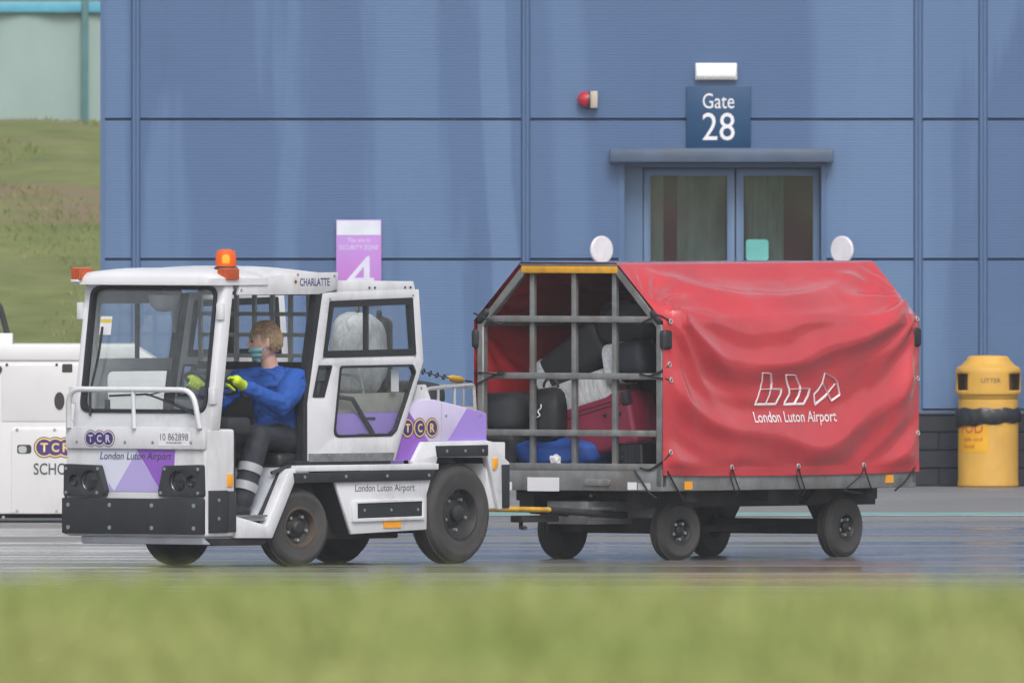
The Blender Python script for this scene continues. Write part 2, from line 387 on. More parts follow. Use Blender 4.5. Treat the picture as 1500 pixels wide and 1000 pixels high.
# perimeter fence on the bank
FENCE_NET = mat('grey_green_netting', (0.27, 0.36, 0.35), 0.8, var=0.14, scale=1.2, stretch=(1, 1, .5))
FENCE_RAIL = mat('turquoise_rail', (0.10, 0.36, 0.50), 0.5, var=0.15)
FENCE_POST = mat('fence_post_green', (0.09, 0.20, 0.22), 0.5, var=0.15)
fe = tag(empty('fence', (-6, 99.5, 2.42)), 'grey green netting fence with turquoise rails along the grass bank top', 'fence')
for i in range(8):
    x0 = -7.4 + i * 2.0 - .47; 
    b = B(); b.span(x0 - .03 - 0, x0 + .03, -.03, .03, 0, 2.6, .008); b.obj('post', FENCE_POST, fe)
    if i < 7:
        b = B(); nn = 14
        for k in range(nn):
            xa, xb = x0 + 2.0 * k / nn, x0 + 2.0 * (k + 1) / nn
            ya, yb = .05 + .03 * math.sin(k * 1.3 + i), .05 + .03 * math.sin((k + 1) * 1.3 + i)
            v = [b.bm.verts.new(p) for p in ((xa, ya, .1), (xb, yb, .1), (xb, yb, 1.2), (xa, ya, 1.2))]; b.bm.faces.new(v)
        bmesh.ops.remove_doubles(b.bm, verts=b.bm.verts[:], dist=1e-4); b.obj('netting', FENCE_NET, fe)
        B().span(x0 + .03, x0 + 1.97, -.02, .02, 1.2, 1.3, .008).obj('rail', FENCE_RAIL, fe)
        B().span(x0 + .03, x0 + 1.97, -.015, .015, 1.42, 1.58, .008).obj('rail', mat('pale_turquoise_rail', (0.22, 0.46, 0.50), 0.5), fe)
        b = B()
        for k in range(13): b.tube([(x0 + .15 * k + .1, 0, 1.5), (x0 + .15 * k + .1, 0, 2.6)], .008, 5)
        for k in range(8): b.tube([(x0, 0, 1.6 + .13 * k), (x0 + 2, 0, 1.6 + .13 * k)], .006, 5)
        b.obj('mesh_panel', mat('pale_mesh', (0.33, 0.48, 0.48), 0.5), fe)
back = heightfield('hills', np.linspace(-900, 900, 60), np.linspace(500, 1100, 14), lambda x, y: -2 + 26 * sstep(500, 1000, y) * (0.7 + .5 * mnoise.noise((x * .006, y * .004, 2))), grass_ground('far_fields', (0.06, 0.09, 0.05), (0.12, 0.15, 0.07), (0.10, 0.13, 0.08), 0.02))

# ------------------------------------------------------------------ terminal building
WD = 293.4; WY = WD - 250
def wx(px): return (px - 750) * WD / FPX
def wz(py): return HC - (py - HY) * WD / FPX
OX = wx(1067)
FADES = [(wx(745) - OX, wx(775) - OX + .05, .05, .8, .02), (wx(1215) - OX, wx(1350) - OX, .02, .75, .06), (wx(150) - OX, wx(196) - OX, 0, .6, .03), (wx(835) - OX, wx(885) - OX, .03, .5, .05), (wx(1350) - OX, wx(1385) - OX, .03, .6, .04), (wx(560) - OX, wx(640) - OX, .0, .2, .15)]
def cladding_mat():
    m = bpy.data.materials.new('blue_cladding'); m.use_nodes = True; nt = m.node_tree; b = nt.nodes['Principled BSDF']
    base = (0.062, 0.120, 0.245); fade = (0.105, 0.183, 0.33); dark = (0.048, 0.088, 0.165)
    n1 = noise_tex(nt, 1.1, 5, 0.55, stretch=(1.0, 1, 0.10)); n2 = noise_tex(nt, 3.2, 6, 0.65, stretch=(1.5, 1, 0.10)); n3 = noise_tex(nt, 0.5, 3, 0.5)
    c = mixc(nt, ramp(nt, n1, [(0.54, (0, 0, 0)), (0.58, (0.6,) * 3), (1.0, (0.7,) * 3)]), base, fade)
    c = mixc(nt, ramp(nt, n2, [(0.58, (0, 0, 0)), (0.75, (0.35,) * 3)]), c, dark)
    c = mixc(nt, ramp(nt, n3, [(0.4, (0, 0, 0)), (0.7, (0.25,) * 3)]), c, fade)
    # chalky faded strips beside the cover strips: (x0, x1, slope, strength) in building coordinates
    tc = nt.nodes.new('ShaderNodeTexCoord'); sp = nt.nodes.new('ShaderNodeSeparateXYZ'); nt.links.new(tc.outputs['Object'], sp.inputs[0])
    wob = noise_tex(nt, 2.0, 3, .5, stretch=(1, 1, .5))
    def mth(op, a, b_, c_=None):
        m_ = nt.nodes.new('ShaderNodeMath'); m_.operation = op
        for i_, v_ in enumerate((a, b_, c_)):
            if v_ is None: continue
            if isinstance(v_, bpy.types.NodeSocket): nt.links.new(v_, m_.inputs[i_])
            else: m_.inputs[i_].default_value = v_
        return m_.outputs[0]
    for x0, x1, sl, st_, soft in FADES:
        xs = mth('MULTIPLY_ADD', sp.outputs[2], sl, sp.outputs[0]); xs = mth('MULTIPLY_ADD', wob, .10, xs)
        r0 = nt.nodes.new('ShaderNodeMapRange'); r0.interpolation_type = 'SMOOTHSTEP'; r0.inputs[1].default_value = x0 - soft; r0.inputs[2].default_value = x0 + soft; nt.links.new(xs, r0.inputs[0])
        r1 = nt.nodes.new('ShaderNodeMapRange'); r1.interpolation_type = 'SMOOTHSTEP'; r1.inputs[1].default_value = x1 - soft; r1.inputs[2].default_value = x1 + soft; r1.inputs[3].default_value = 1; r1.inputs[4].default_value = 0; nt.links.new(xs, r1.inputs[0])
        c = mixc(nt, mth('MULTIPLY', mth('MULTIPLY', r0.outputs[0], r1.outputs[0]), st_), c, fade)
    nt.links.new(c, b.inputs['Base Color']); b.inputs['Roughness'].default_value = 0.42
    fine = noise_tex(nt, 60, 3, .6); bp = nt.nodes.new('ShaderNodeBump'); bp.inputs['Strength'].default_value = 0.05
    nt.links.new(fine, bp.inputs['Height']); nt.links.new(bp.outputs[0], b.inputs['Normal']); return m
CLAD = cladding_mat()
TRIM = mat('blue_trim', (0.075, 0.135, 0.26), 0.4, var=0.08, scale=3, stretch=(1, 1, .2))
TRIMD = mat('weathered_blue_canopy', (0.065, 0.10, 0.165), 0.5, var=0.2, scale=5, dirt=(0.10, 0.11, 0.14), dirt_amt=0.8)
DARKJ = mat('joint_shadow_gap', (0.04, 0.075, 0.15), 0.8)
PLINTH = mat('dark_plinth_block', (0.014, 0.018, 0.028), 0.7, var=0.25, scale=5, bump=0.3, bscale=60)
bld = tag(empty('terminal_building', (wx(1067), WY, 0)), 'blue ribbed metal clad terminal building with glazed double doors', 'building')
OX = wx(1067)
def wpart(b, name, m, par=None, **k):                   # building parts are drawn in world x,z; y is depth behind the face
    me = b.mesh(name, **k); me.transform(Matrix.Translation((-OX, 0, 0))); return link(name, me, par or bld, m)
rows = [0.58] + [wz(380) + 1.064 * k for k in range(7)]
colx = [wx(147), wx(199), wx(770), wx(1345), wx(1440), wx(1440) + 3, wx(1440) + 6, wx(1440) + 9]
dx0, dx1, dtop = wx(906), wx(1211), wz(239)
def panel(x0, x1, z0, z1):
    g = .008; x0 += .035; x1 -= .035; z0 += g; z1 -= g
    n = max(2, int((z1 - z0) / .0215)); b = B(); prev = None
    zs = [z0 + (z1 - z0) * k / (n * 4) for k in range(n * 4 + 1)]
    for k, z in enumerate(zs):
        y = (0.0, -.0010, -.0010, 0.0)[k % 4]
        if k in (0, len(zs) - 1): y = .02
        cur = (b.bm.verts.new((x0, y, z)), b.bm.verts.new((x1, y, z)))
        if prev: b.bm.faces.new((prev[0], prev[1], cur[1], cur[0]))
        prev = cur
    wpart(b, 'cladding_panel', CLAD, ang=60)
for i in range(len(colx) - 1):
    for j in range(len(rows) - 1):
        a, c, z0, z1 = colx[i], colx[i + 1], rows[j], rows[j + 1]
        if i == 2 and z0 < dtop:
            panel(a, dx0 + .035, z0, min(z1, 9)); panel(dx1 - .035, c, z0, z1)
            if z1 > dtop: panel(dx0 - .035, dx1 + .035, dtop, z1)
        else: panel(a, c, z0, z1)
for x in colx[1:-1]:
    b = B(); b.ext([(x - .036, -.004), (x - .022, -.022), (x - .006, -.022), (x - .003, -.012), (x + .003, -.012), (x + .006, -.022), (x + .022, -.022), (x + .036, -.004), (x + .036, .03), (x - .036, .03)], .57, rows[-1], 'xy')
    wpart(b, 'cover_strip', TRIM)
ztop = rows[-1]
b = B(); b.span(colx[0] + .02, dx0, .024, .3, .0, ztop); b.span(dx1, colx[-1], .024, .3, 0, ztop); b.span(dx0, dx1, .024, .3, dtop, ztop); wpart(b, 'wall_core', DARKJ)
b = B(); b.span(colx[0], colx[0] + .035, -.012, 12, .57, ztop); wpart(b, 'corner_trim', TRIM)
b = B(); b.span(colx[0] + .02, colx[-1], .3, 12, ztop - .2, ztop + .05); wpart(b, 'roof', GREYP)
b = B(); b.span(colx[0] - .04, colx[-1], -.05, 12.0, ztop + .05, ztop + .25, .02); wpart(b, 'roof_edge', TRIM)
b = B(); b.span(colx[0] + .04, colx[-1], 11.8, 11.95, 0, ztop - .21); b.span(colx[-1] - .2, colx[-1] - .03, .31, 11.8, 0, ztop - .21); wpart(b, 'rear_wall', TRIM)
b = B(); b.span(colx[0], colx[-1], -.03, .02, .548, .575, .004); wpart(b, 'drip_flashing', TRIMD)
# plinth blocks (running bond)
for r in range(4):
    z0 = r * .137; x = colx[0] + (.22 if r % 2 else 0) - .22
    while x < colx[-1]:
        xa, xb = max(x, colx[0] + .02) + .004, min(x + .44, colx[-1]) - .004; x += .44
        for (p, q) in ([(xa, xb)] if xb < dx0 or xa > dx1 else [(xa, min(xb, dx0)), (max(xa, dx1), xb)]):
            if q - p < .03 or (p >= dx0 and q <= dx1): continue
            b = B(); b.span(p, q, -.012 + random.uniform(-.002, .002), .023, z0 + .004, z0 + .133, .005, 1); wpart(b, 'block', PLINTH)
# the door set
FRAME = mat('blue_door_frame', (0.10, 0.17, 0.29), 0.35, var=0.06)
b = B(); b.span(wx(893), wx(1221), -.16, .02, wz(238), wz(219), .012); b.span(wx(893) + .01, wx(1221) - .01, -.14, .02, wz(222), wz(217), .006); wpart(b, 'door_canopy', TRIMD)
b = B(); b.span(dx0, dx0 + .045, -.01, .3, 0, dtop); b.span(dx1 - .04, dx1, -.01, .3, 0, dtop); b.span(dx0 + .045, dx1 - .04, -.008, .3, dtop - .02, dtop); wpart(b, 'door_lining', TRIM)
fx0, fx1 = wx(932), wx(1206); mid = (wx(1065) + wx(1090)) / 2
b = B(); b.span(dx0 + .045, fx0 + .05, .17, .26, 0, dtop - .02); b.span(fx1 - .02, dx1 - .04, .17, .26, 0, dtop - .02); b.span(fx0 + .05, fx1 - .02, .17, .26, wz(246), dtop - .02); wpart(b, 'door_frame', FRAME)
GL_D = glass_mat('door_glass', (0.9, 0.95, 0.93), 0.05, 0.94)
for (a, c) in ((fx0 + .055, mid - .004), (mid + .004, fx1 - .025)):
    b = B(); zt = wz(247); s0, s1 = (wx(953), wx(1065)) if a < mid - .1 else (wx(1090), wx(1191))
    b.ext([(a, .02), (c, .02), (c, zt), (a, zt)], .195, .24, 'xz', holes=[[(s0, .2), (s1, .2), (s1, wz(258)), (s0, wz(258))]], bev=.004)
    leaf = wpart(b, 'door_leaf', FRAME)
    b = B(); b.span(s0 - .01, s1 + .01, .212, .22, .19, wz(258) + .01); wpart(b, 'pane', GL_D, leaf)
    hx = mid - .06 if a < mid - .1 else mid + .06
    b = B(); b.tube(rpath([(hx, .19, .95), (hx, .14, .95), (hx, .14, 1.25), (hx, .19, 1.25)], .02), .011); wpart(b, 'handle', STEEL, leaf)
GLREFL = mat('grey_green_reflection', (0.12, 0.165, 0.155), 0.8, var=0.35, scale=5, stretch=(1.6, 1, .6))  # grey-green reflection of the door glass, painted on sheets added behind it
MAROON = mat('maroon_lobby_wall', (0.045, 0.018, 0.024), 0.7, var=0.2)
b = B()
for (xa, xb) in ((wx(992), wx(1063)), (wx(1092), wx(1148))):
    n = 26; pr = None
    for k in range(n + 1):
        x = xa + (xb - xa) * k / n; y = .33 + .006 * math.sin(k * 1.9) + .004 * math.sin(k * .7)
        cur = (b.bm.verts.new((x + .01 * math.sin(k), y, .02)), b.bm.verts.new((x, y, 2.4)))
        if pr: b.bm.faces.new((pr[0], cur[0], cur[1], pr[1]))
        pr = cur
wpart(b, 'reflection_sheet', GLREFL, ang=180)  # added rippled sheets carrying the mottled reflection as colour
b = B(); b.span(dx0 - .4, dx1 + .4, 2.2, 2.3, 0, 2.5); b.span(dx0 - .45, dx0 - .4, .3, 2.3, 0, 2.5); b.span(dx1 + .4, dx1 + .45, .3, 2.3, 0, 2.5); wpart(b, 'lobby_wall', MAROON)
b = B(); b.span(dx0 - .4, dx1 + .4, .3, 2.2, 2.5, 2.55); b.span(dx0 - .4, dx1 + .4, .3, 2.2, -.02, .006); wpart(b, 'lobby_ceiling', GREYP)
b = B(); b.span(wx(953), wx(972), .30, .33, .02, 2.4); wpart(b, 'reflection_strip', GLREFL)  # added strip with the same painted reflection
b = B(); b.span(wx(1148), wx(1204), .33, .36, .02, 2.42); b.span(wx(972), wx(992), .335, .36, .02, 2.42); wpart(b, 'lobby_panel', MAROON)
b = B(); b.ext(rpoly([(wx(1093), wz(382)), (wx(1126), wz(382)), (wx(1126), wz(351)), (wx(1093), wz(351))], .025), .205, .2085, 'xz'); wpart(b, 'notice', mat('teal_notice', (0.12, 0.42, 0.40), 0.6))

# things on the wall
SIGNB = mat('sign_navy', (0.004, 0.050, 0.135), 0.45, var=0.05)
g = tag(B().span(-.245, .245, -.012, .012, -.238, .238, .006).obj('gate_sign', SIGNB), 'dark blue gate number sign with white lettering above the double doors', 'sign')
g.location = (wx(1052.5), WY - .02, wz(172))
text('Gate', (0, -.0135, .125), (1, 0, 0), (0, 0, 1), .24, .115, PAPER, g)
text('28', (0, -.0135, -.07), (1, 0, 0), (0, 0, 1), .245, .21, PAPER, g)
LAMP = bpy.data.materials.new('lamp_diffuser'); LAMP.use_nodes = True; _b = LAMP.node_tree.nodes['Principled BSDF']
_b.inputs['Base Color'].default_value = (.85, .85, .85, 1); _b.inputs['Emission Color'].default_value = (1, 1, 1, 1); _b.inputs['Emission Strength'].default_value = 0.12
wl = tag(empty('wall_light', (wx(1049), WY - .0, wz(105))), 'white ribbed bulkhead light mounted above the gate sign', 'light')
B().span(-.16, .16, -.04, -.004, -.065, .065, .008).obj('back_plate', WHITE2, wl)
b = B()
for k in range(13): b.tube([(-.14 + k * .0233, -.042, -.05), (-.14 + k * .0233, -.075, -.03), (-.14 + k * .0233, -.08, .0), (-.14 + k * .0233, -.075, .03), (-.14 + k * .0233, -.042, .05)], .0118, 6)
b.obj('diffuser', LAMP, wl)
al = tag(empty('alarm_beacon', (wx(866), WY, wz(146))), 'red domed alarm beacon on a beige base on the blue wall', 'alarm')
B().span(-.01, .05, -.09, -.006, -.065, .065, .01).obj('base', mat('beige_box', (0.45, 0.40, 0.34), 0.6), al)
Mx = Matrix.Translation((-.01, -.05, 0)) @ Matrix.Rotation(R(-90), 4, 'Y')
B().lathe([(.062, 0), (.062, .04), (.054, .068), (.035, .088), (0, .096)], Mx, 22).obj('dome', mat('red_lens', (0.42, 0.012, 0.03), 0.2, coat=.4), al)
B().lathe([(.066, -.004), (.066, .012), (.05, .012)], Mx, 22).obj('collar', BLACKP, al)
PINK = bpy.data.materials.new('faded_magenta'); PINK.use_nodes = True; _n = PINK.node_tree
_c = ramp(_n, noise_tex(_n, 2.5, 3, .5, stretch=(2, 1, .6)), [(0.35, (0.42, 0.24, 0.62)), (0.68, (0.50, 0.17, 0.55))]); _n.links.new(_c, _n.nodes['Principled BSDF'].inputs['Base Color'])
sz = tag(empty('security_sign', (wx(525.5), WY - .03, wz(380))), 'faded pink and white security zone sign with a large number four', 'sign')
B().span(-.172, .172, -.006, .006, -.33, .302, .003).obj('panel', PINK, sz)
B().span(-.166, .166, -.0085, -.005, .185, .296).obj('header', mat('sign_white', (0.62, 0.66, 0.74), 0.5), sz)
PALEW = mat('faded_white_print', (0.60, 0.60, 0.74), 0.5)
text('You are in', (0, -.0075, .148), (1, 0, 0), (0, 0, 1), .17, .035, PALEW, sz)
text('SECURITY ZONE', (0, -.0075, .092), (1, 0, 0), (0, 0, 1), .30, .035, PALEW, sz)
text('4', (.012, -.0075, -.125), (1, 0, 0), (0, 0, 1), .21, .30, PALEW, sz)
for px, rz, lb in ((881, 38, 'white round marker disc on a post beside the alarm end of the doors'), (1233, -38, 'white round marker disc on a post between the doors and the litter bin')):
    t = tag(empty('marker_disc', (wx(px), WY - .35, 0), R(rz)), lb, 'marker', 'white discs flanking the gate doors')
    z = HC - (366 - HY) * (WD - .35) / FPX
    B().lathe([(.0, .012), (.098, .012), (.106, .006), (.106, -.006), (.098, -.012), (0, -.012)], Matrix.Translation((0, 0, z)) @ Matrix.Rotation(R(90), 4, 'X'), 36).obj('disc', mat('disc_white', (0.72, 0.70, 0.76), 0.45, var=.08, scale=9, dirt=(.6, .42, .45), dirt_amt=.5), t, ang=15)
    B().lathe([(0, 0), (.12, 0), (.12, .015), (.03, .03), (.022, .05), (.022, z - .10), (0, z - .10)], None, 16).obj('post', STEEL, t)

# ------------------------------------------------------------------ litter bin
lb = tag(empty('litter_bin', (wx(1446.5), WY - .42, 0), R(0)), 'yellow litter bin with a black bag collar standing against the wall', 'bin')
BINY = mat('bin_yellow', (0.60, 0.34, 0.055), 0.5, var=0.10, scale=5, dirt=(0.33, 0.2, 0.08), dirt_amt=0.5)
b = B().lathe([(0, 0), (.222, 0), (.232, .012), (.232, .03), (.228, .05), (.228, .66), (.22, .67), (0, .67)], None, 40).obj('body', BINY, lb)
# hood with four openings
b = B(); n = 64; z0, z1 = .665, .93
hood = [(.225, .665), (.225, .70), (.245, .705), (.248, .72), (.248, .735)]
b.lathe(hood, None, n)
rings = []
for z in (.735, .86):
    rings.append([b.bm.verts.new((.248 * math.cos(2 * math.pi * k / n), .248 * math.sin(2 * math.pi * k / n), z)) for k in range(n)])
for k in range(n):
    ang = math.degrees(2 * math.pi * (k + .5) / n)
    opening = min(abs(((ang - c + 180) % 360) - 180) for c in (-146, -31, 90)) < 19
    if not opening: b.bm.faces.new((rings[0][k], rings[0][(k + 1) % n], rings[1][(k + 1) % n], rings[1][k]))
b.lathe([(.248, .86), (.248, .885), (.24, .905), (.205, .925), (.165, .965), (.155, .985), (.14, .995), (0, 1.0)], None, n)
bmesh.ops.remove_doubles(b.bm, verts=b.bm.verts[:], dist=1e-4)
h = b.obj('hood', BINY, lb); sm = h.modifiers.new('s', 'SOLIDIFY'); sm.thickness = .008
B().lathe([(.19, .67), (.19, .9)], None, 40).obj('liner', mat('bin_liner_brown', (.13, .055, .03), .7), lb)
b = B(); n = 60; pr = []
for zz, rr in ((.60, .236), (.585, .246), (.54, .250), (.505, .246), (.49, .236)):
    pr.append([b.bm.verts.new(((rr + .006 * math.sin(k * 1.7 + zz * 40) + .004 * mnoise.noise((k * .4, zz * 30, 0))) * math.cos(2 * math.pi * k / n), (rr + .006 * math.sin(k * 1.7 + zz * 40)) * math.sin(2 * math.pi * k / n),
        zz - (.02 if zz < .56 else 0) * (1 + math.sin(2 * math.pi * k / n * 1 - 1.2)) + .006 * math.sin(k * .9))) for k in range(n)])
for a, c in zip(pr, pr[1:]):
    for k in range(n): b.bm.faces.new((a[k], a[(k + 1) % n], c[(k + 1) % n], c[k]))
b.obj('bag_collar', mat('black_polythene', (.015, .017, .022), .3, bump=.6, bscale=18), lb, ang=60)
def wrap(me, r, ang0):                                  # bend a flat mesh (x,z facing -y) round the bin
    for v in me.vertices:
        a = ang0 + v.co.x / r; d = r - v.co.y; v.co = (d * math.sin(a), -d * math.cos(a), v.co.z)
    return me
me = text_mesh('LITTER', .15, .032); me.transform(basis((0, 0, .81), (1, 0, 0), (0, 0, 1))); wrap(me, .250, .08); link('lettering', me, lb, INK)
b = B(); n = 12
vs_ = [[b.bm.verts.new((-.14 + .28 * k / n, -.0015, z)) for k in range(n + 1)] for z in (.265, .56)]
for k in range(n): b.bm.faces.new((vs_[0][k], vs_[0][k + 1], vs_[1][k + 1], vs_[1][k]))
me = b.mesh('poster'); wrap(me, .228, -.62); po = link('poster', me, lb, mat('poster_amber', (.68, .36, .01), .45))
REDINK = mat('poster_red', (.50, .06, .03), .5)
for s, z, wdt, hgt, off in (('FOD', .452, .20, .085, 0), ('able and', .365, .17, .028, .01), ('food', .312, .10, .03, -.02)):
    me = text_mesh(s, wdt, hgt, bold=.01); me.transform(basis((off, -.003, z), (1, 0, 0), (0, 0, 1))); wrap(me, .228, -.62); link('lettering', me, po, REDINK)

# ------------------------------------------------------------------ ground power unit
gd = 272.0; gs = gd / FPX
gx1 = (257 - 750) * gs; gw = 2.3
gpu = tag(empty('ground_power_unit', (gx1, gd - 250, 0)), 'white boxy ground power unit parked behind the tow tractor', 'ground unit')
def gX(px): return (px - 257) * gs
def gZ(py): return HC - (py - HY) * gs
zt = gZ(507)
b = B(); b.ext([(-gw, .06), (0, .06), (0, zt - .18), (-.06, zt - .14), (-.28, zt), (-gw, zt)], 0, 1.2, 'xz', bev=.015); b.obj('body', WHITE2, gpu)
b = B(); b.span(-gw - .01, -.27, -.014, 1.21, zt - .10, zt + .012, .01); b.obj('lid', WHITE2, gpu)
b = B(); b.ext(rpoly([(gX(17), gZ(752)), (gX(200), gZ(752)), (gX(200), gZ(626)), (gX(17), gZ(626))], .03), -.008, .01, 'xz', bev=.004); dr = b.obj('access_door', WHITE2, gpu)
b = B(); b.ext(rpoly([(gX(2), gZ(617)), (gX(250), gZ(617)), (gX(250), gZ(533)), (gX(2), gZ(533))], .02), -.006, .01, 'xz', bev=.004); b.obj('upper_panel', WHITE2, gpu)
SLOTM = mat('slot_dark', (.03, .03, .032), .6)
b = B(); b.ext(rpoly([(gX(25), gZ(664)), (gX(46), gZ(664)), (gX(46), gZ(651)), (gX(25), gZ(651))], .02), -.0105, .0, 'xz'); b.obj('latch', SLOTM, dr)
b = B(); b.ext(rpoly([(gX(27), gZ(663)), (gX(39), gZ(663)), (gX(39), gZ(653)), (gX(27), gZ(653))], .02), -.0125, .0, 'xz'); b.obj('latch_handle', GREYP, dr)
b = B(); b.ext(rpoly([(gX(91), gZ(545)), (gX(106), gZ(545)), (gX(106), gZ(533)), (gX(91), gZ(533))], .008), -.0095, .0, 'xz'); b.obj('slot', SLOTM, gpu)
b = B(); disc(b, basis((gX(87), -.006, gZ(587)), (1, 0, 0), (0, 0, 1)), .036, .004, 24, sy=1.75); b.obj('vent_hole', SLOTM, gpu)
b = B(); disc(b, basis((gX(-3), -.006, gZ(541)), (1, 0, 0), (0, 0, 1)), .03, .004, 24); b.obj('vent_hole', SLOTM, gpu)
tcr_logo((gX(81), -.0085, gZ(655)), (1, 0, 0), (0, 0, 1), .078, .068, dr)
text('SCHOPF', (gX(82.5), -.0095, gZ(686.5)), (1, 0, 0), (0, 0, 1), .32, .083, INK, dr, bold=.012)
bolts([(gX(25), -.01, gZ(629)), (gX(80), -.01, gZ(629)), (gX(25), -.01, gZ(748)), (gX(83), -.01, gZ(748)), (gX(5), -.003, gZ(757))], (0, -1, 0), .011, gpu)
bolts([(gX(10), -.008, gZ(534)), (gX(83), -.008, gZ(534))], (0, -1, 0), .010, gpu, m=SLOTM)
B().span(-gw + .3, gX(18), .1, .5, zt, zt + .09, .01).obj('control_box', WHITE2, gpu)
b = B(); b.tube(rpath([(gX(-30), .3, zt + .08), (gX(-24), .3, zt + .34), (gX(-2), .3, zt + .30), (gX(10), .3, zt + .08)], .08), .022, 10); b.obj('hose', BLACKP, gpu)
b = B(); b.span(-gw + .15, -.15, .1, 1.1, .03, .08); b.obj('base_frame', UNDER, gpu)
for x in (-gw + .4, -.4):
    for y in (.12, 1.02): B().lathe([(0, -.05), (.085, -.05), (.09, -.03), (.09, .03), (.085, .05), (0, .05)], Matrix.Translation((x, y, .09)) @ Matrix.Rotation(R(90), 4, 'X'), 20).obj('wheel', TYRE, gpu)

# ------------------------------------------------------------------ wheels
def wheel(parent, c, Rw, wd, rim, ang=0.0, brown=False, side=1, lugs=5):
    """wheel whose outer face looks along local +Y (side=1) or -Y"""
    e = empty('wheel', c, R(ang), parent); M = Matrix.Rotation(R(-90 * side), 4, 'X'); h = wd / 2
    prof = [(rim, -h * .86), (rim + (Rw - rim) * .35, -h), (rim + (Rw - rim) * .72, -h * .97), (Rw - .018, -h * .80), (Rw - .005, -h * .55), (Rw, 0), (Rw - .005, h * .55), (Rw - .018, h * .80), (rim + (Rw - rim) * .72, h * .97), (rim + (Rw - rim) * .60, h * 1.0), (rim + (Rw - rim) * .55, h * .975), (rim + (Rw - rim) * .35, h), (rim + .004, h * .88), (rim, h * .80)]
    b = B(); b.lathe(prof, M, 48)
    t = b.obj('tyre', TYRE, e, ang=30)
    b = B()                                    # two shallow ribs round the crown
    for q in (-.42, -.14, .14, .42): b.lathe([(Rw - .004, h * (q - .10)), (Rw + .003, h * (q - .09)), (Rw + .003, h * (q + .09)), (Rw - .004, h * (q + .10))], M, 48)
    b.obj('tread', TYRE, e, ang=30)
    b = B(); b.lathe([(rim + .012, h * .84), (rim + .012, h * .94), (rim - .004, h * .95), (rim - .012, h * .80), (rim - .02, h * .35), (rim * .62, h * .22), (rim * .5, h * .40), (rim * .36, h * .46), (rim * .34, h * .78), (rim * .26, h * .86), (0, h * .88)], M, 36)
    rm = b.obj('rim', RIMBR if brown else RIM, e, ang=30)
    b = B(); b.lathe([(rim - .006, h * .79), (rim - .021, h * .36), (rim * .62, h * .235), (rim * .5, h * .41), (rim * .34, h * .47), (rim * .33, h * .79), (rim * .25, h * .872), (0, h * .89)], M, 36); b.obj('wheel_disc', RIM, rm, ang=30)
    b = B()
    for k in range(lugs):
        a = 2 * math.pi * (k + .3) / lugs; b.lathe([(.0, .03), (.011, .03), (.013, .0)], M @ Matrix.Translation((rim * .64 * math.cos(a), rim * .64 * math.sin(a), h * .24)), 6)
    b.obj('wheel_nuts', BOLT, rm, kind='stuff')
    b = B(); b.lathe([(rim, -h * .9), (rim * .5, -h * .5), (0, -h * .5)], M, 24); b.obj('brake_drum', UNDER, e)
    return e

# ------------------------------------------------------------------ tow tractor
TH = 51.0
TO = Vector(((198.6 - 750) * 249.5 / FPX, -0.5, 0))
trac = tag(empty('tow_tractor', TO, R(180 + TH)), 'white and purple airport tow tractor with an open driver side', 'tractor')
HW = .585
def LX(px): return (302 - px) / 142.0
def LZ(py): return (829 - py) / 226.0
def LP(*pts): return [(LX(a), LZ(c)) for a, c in pts]
def FY(px): return HW - (302 - px) / 175.6
LEFT_R, UPV = (-1, 0, 0), (0, 0, 1)        # reading direction on the left side
FRONT_R = (0, 1, 0)
b = B(); b.span(-2.98, -.12, -.36, .36, .20, .56, .01); b.span(-2.2, -1.3, -.40, .40, .17, .3, .01); b.obj('chassis', UNDER, trac)
b = B(); b.tube([(-2.63, -.45, .325), (-2.63, .45, .325)], .05, 10); b.tube([(-1.01, -.42, .25), (-1.01, .42, .25)], .04, 10); b.obj('axles', UNDER, trac)
# nose
b = B(); b.span(-.30, 0, -HW, HW, .20, .895, .018, 3); b.obj('front_cowl', WHITE, trac)
b = B(); b.ext(rpoly([(-.30, LZ(795)), (-.02, LZ(795)), (-.005, .20), (-.30, .20)], .015), FY(117), HW - .03, 'xz', bev=.006); b.obj('front_skirt', SKIRT, trac)
b = B(); b.ext([(LX(306), LZ(786)), (LX(398), LZ(787)), (LX(390), LZ(797)), (LX(318), LZ(797))], .42, HW - .02, 'xz', bev=.006); b.obj('step_underside', UNDER, trac)
b = B(); b.span(-.02, .022, FY(99), FY(302) + .002, LZ(656), LZ(624), .006); b.obj('cowl_flap', WHITE, trac)
bolts([(.023, FY(p), LZ(646)) for p in (116, 187, 228, 284)], (1, 0, 0), .010, trac)
tcr_logo((.0225, FY(149.5), LZ(641)), FRONT_R, UPV, .073, .050, trac, rim=mat('logo_cream', (.62, .56, .62), .4))
b = B(); b.span(.0225, .0235, FY(236), FY(283), LZ(651), LZ(630)); fp = b.obj('fleet_plate', PAPER, trac)
text('10 862898', (.0242, FY(259.5), LZ(638)), FRONT_R, UPV, .235, .045, INK, fp)
b = B()
for k in range(16): b.span(.0236, .0241, FY(259.5) - .064 + k * .008, FY(259.5) - .064 + k * .008 + (.003, .005, .002, .004)[k % 4], LZ(648), LZ(645))
b.obj('bar_code', INK, fp, kind='stuff')
def fdecal(name, m, pts, x):
    B().ext([(FY(a), LZ(c)) for a, c in pts], x - .002, x, 'yz').obj(name, m, trac)
fdecal('decal', PALE, [(144.6, 718.5), (258, 718.5), (258, 657), (144.6, 657)], .0022)
fdecal('decal', LAV2, [(167.8, 718), (201.4, 660), (237.4, 718)], .0034)
fdecal('decal', DPURPLE, [(201.4, 657), (258, 657), (256, 690), (237.4, 718)], .0046)
fdecal('decal', LAV2, [(160, 705), (167.8, 718), (160, 718)], .0034)
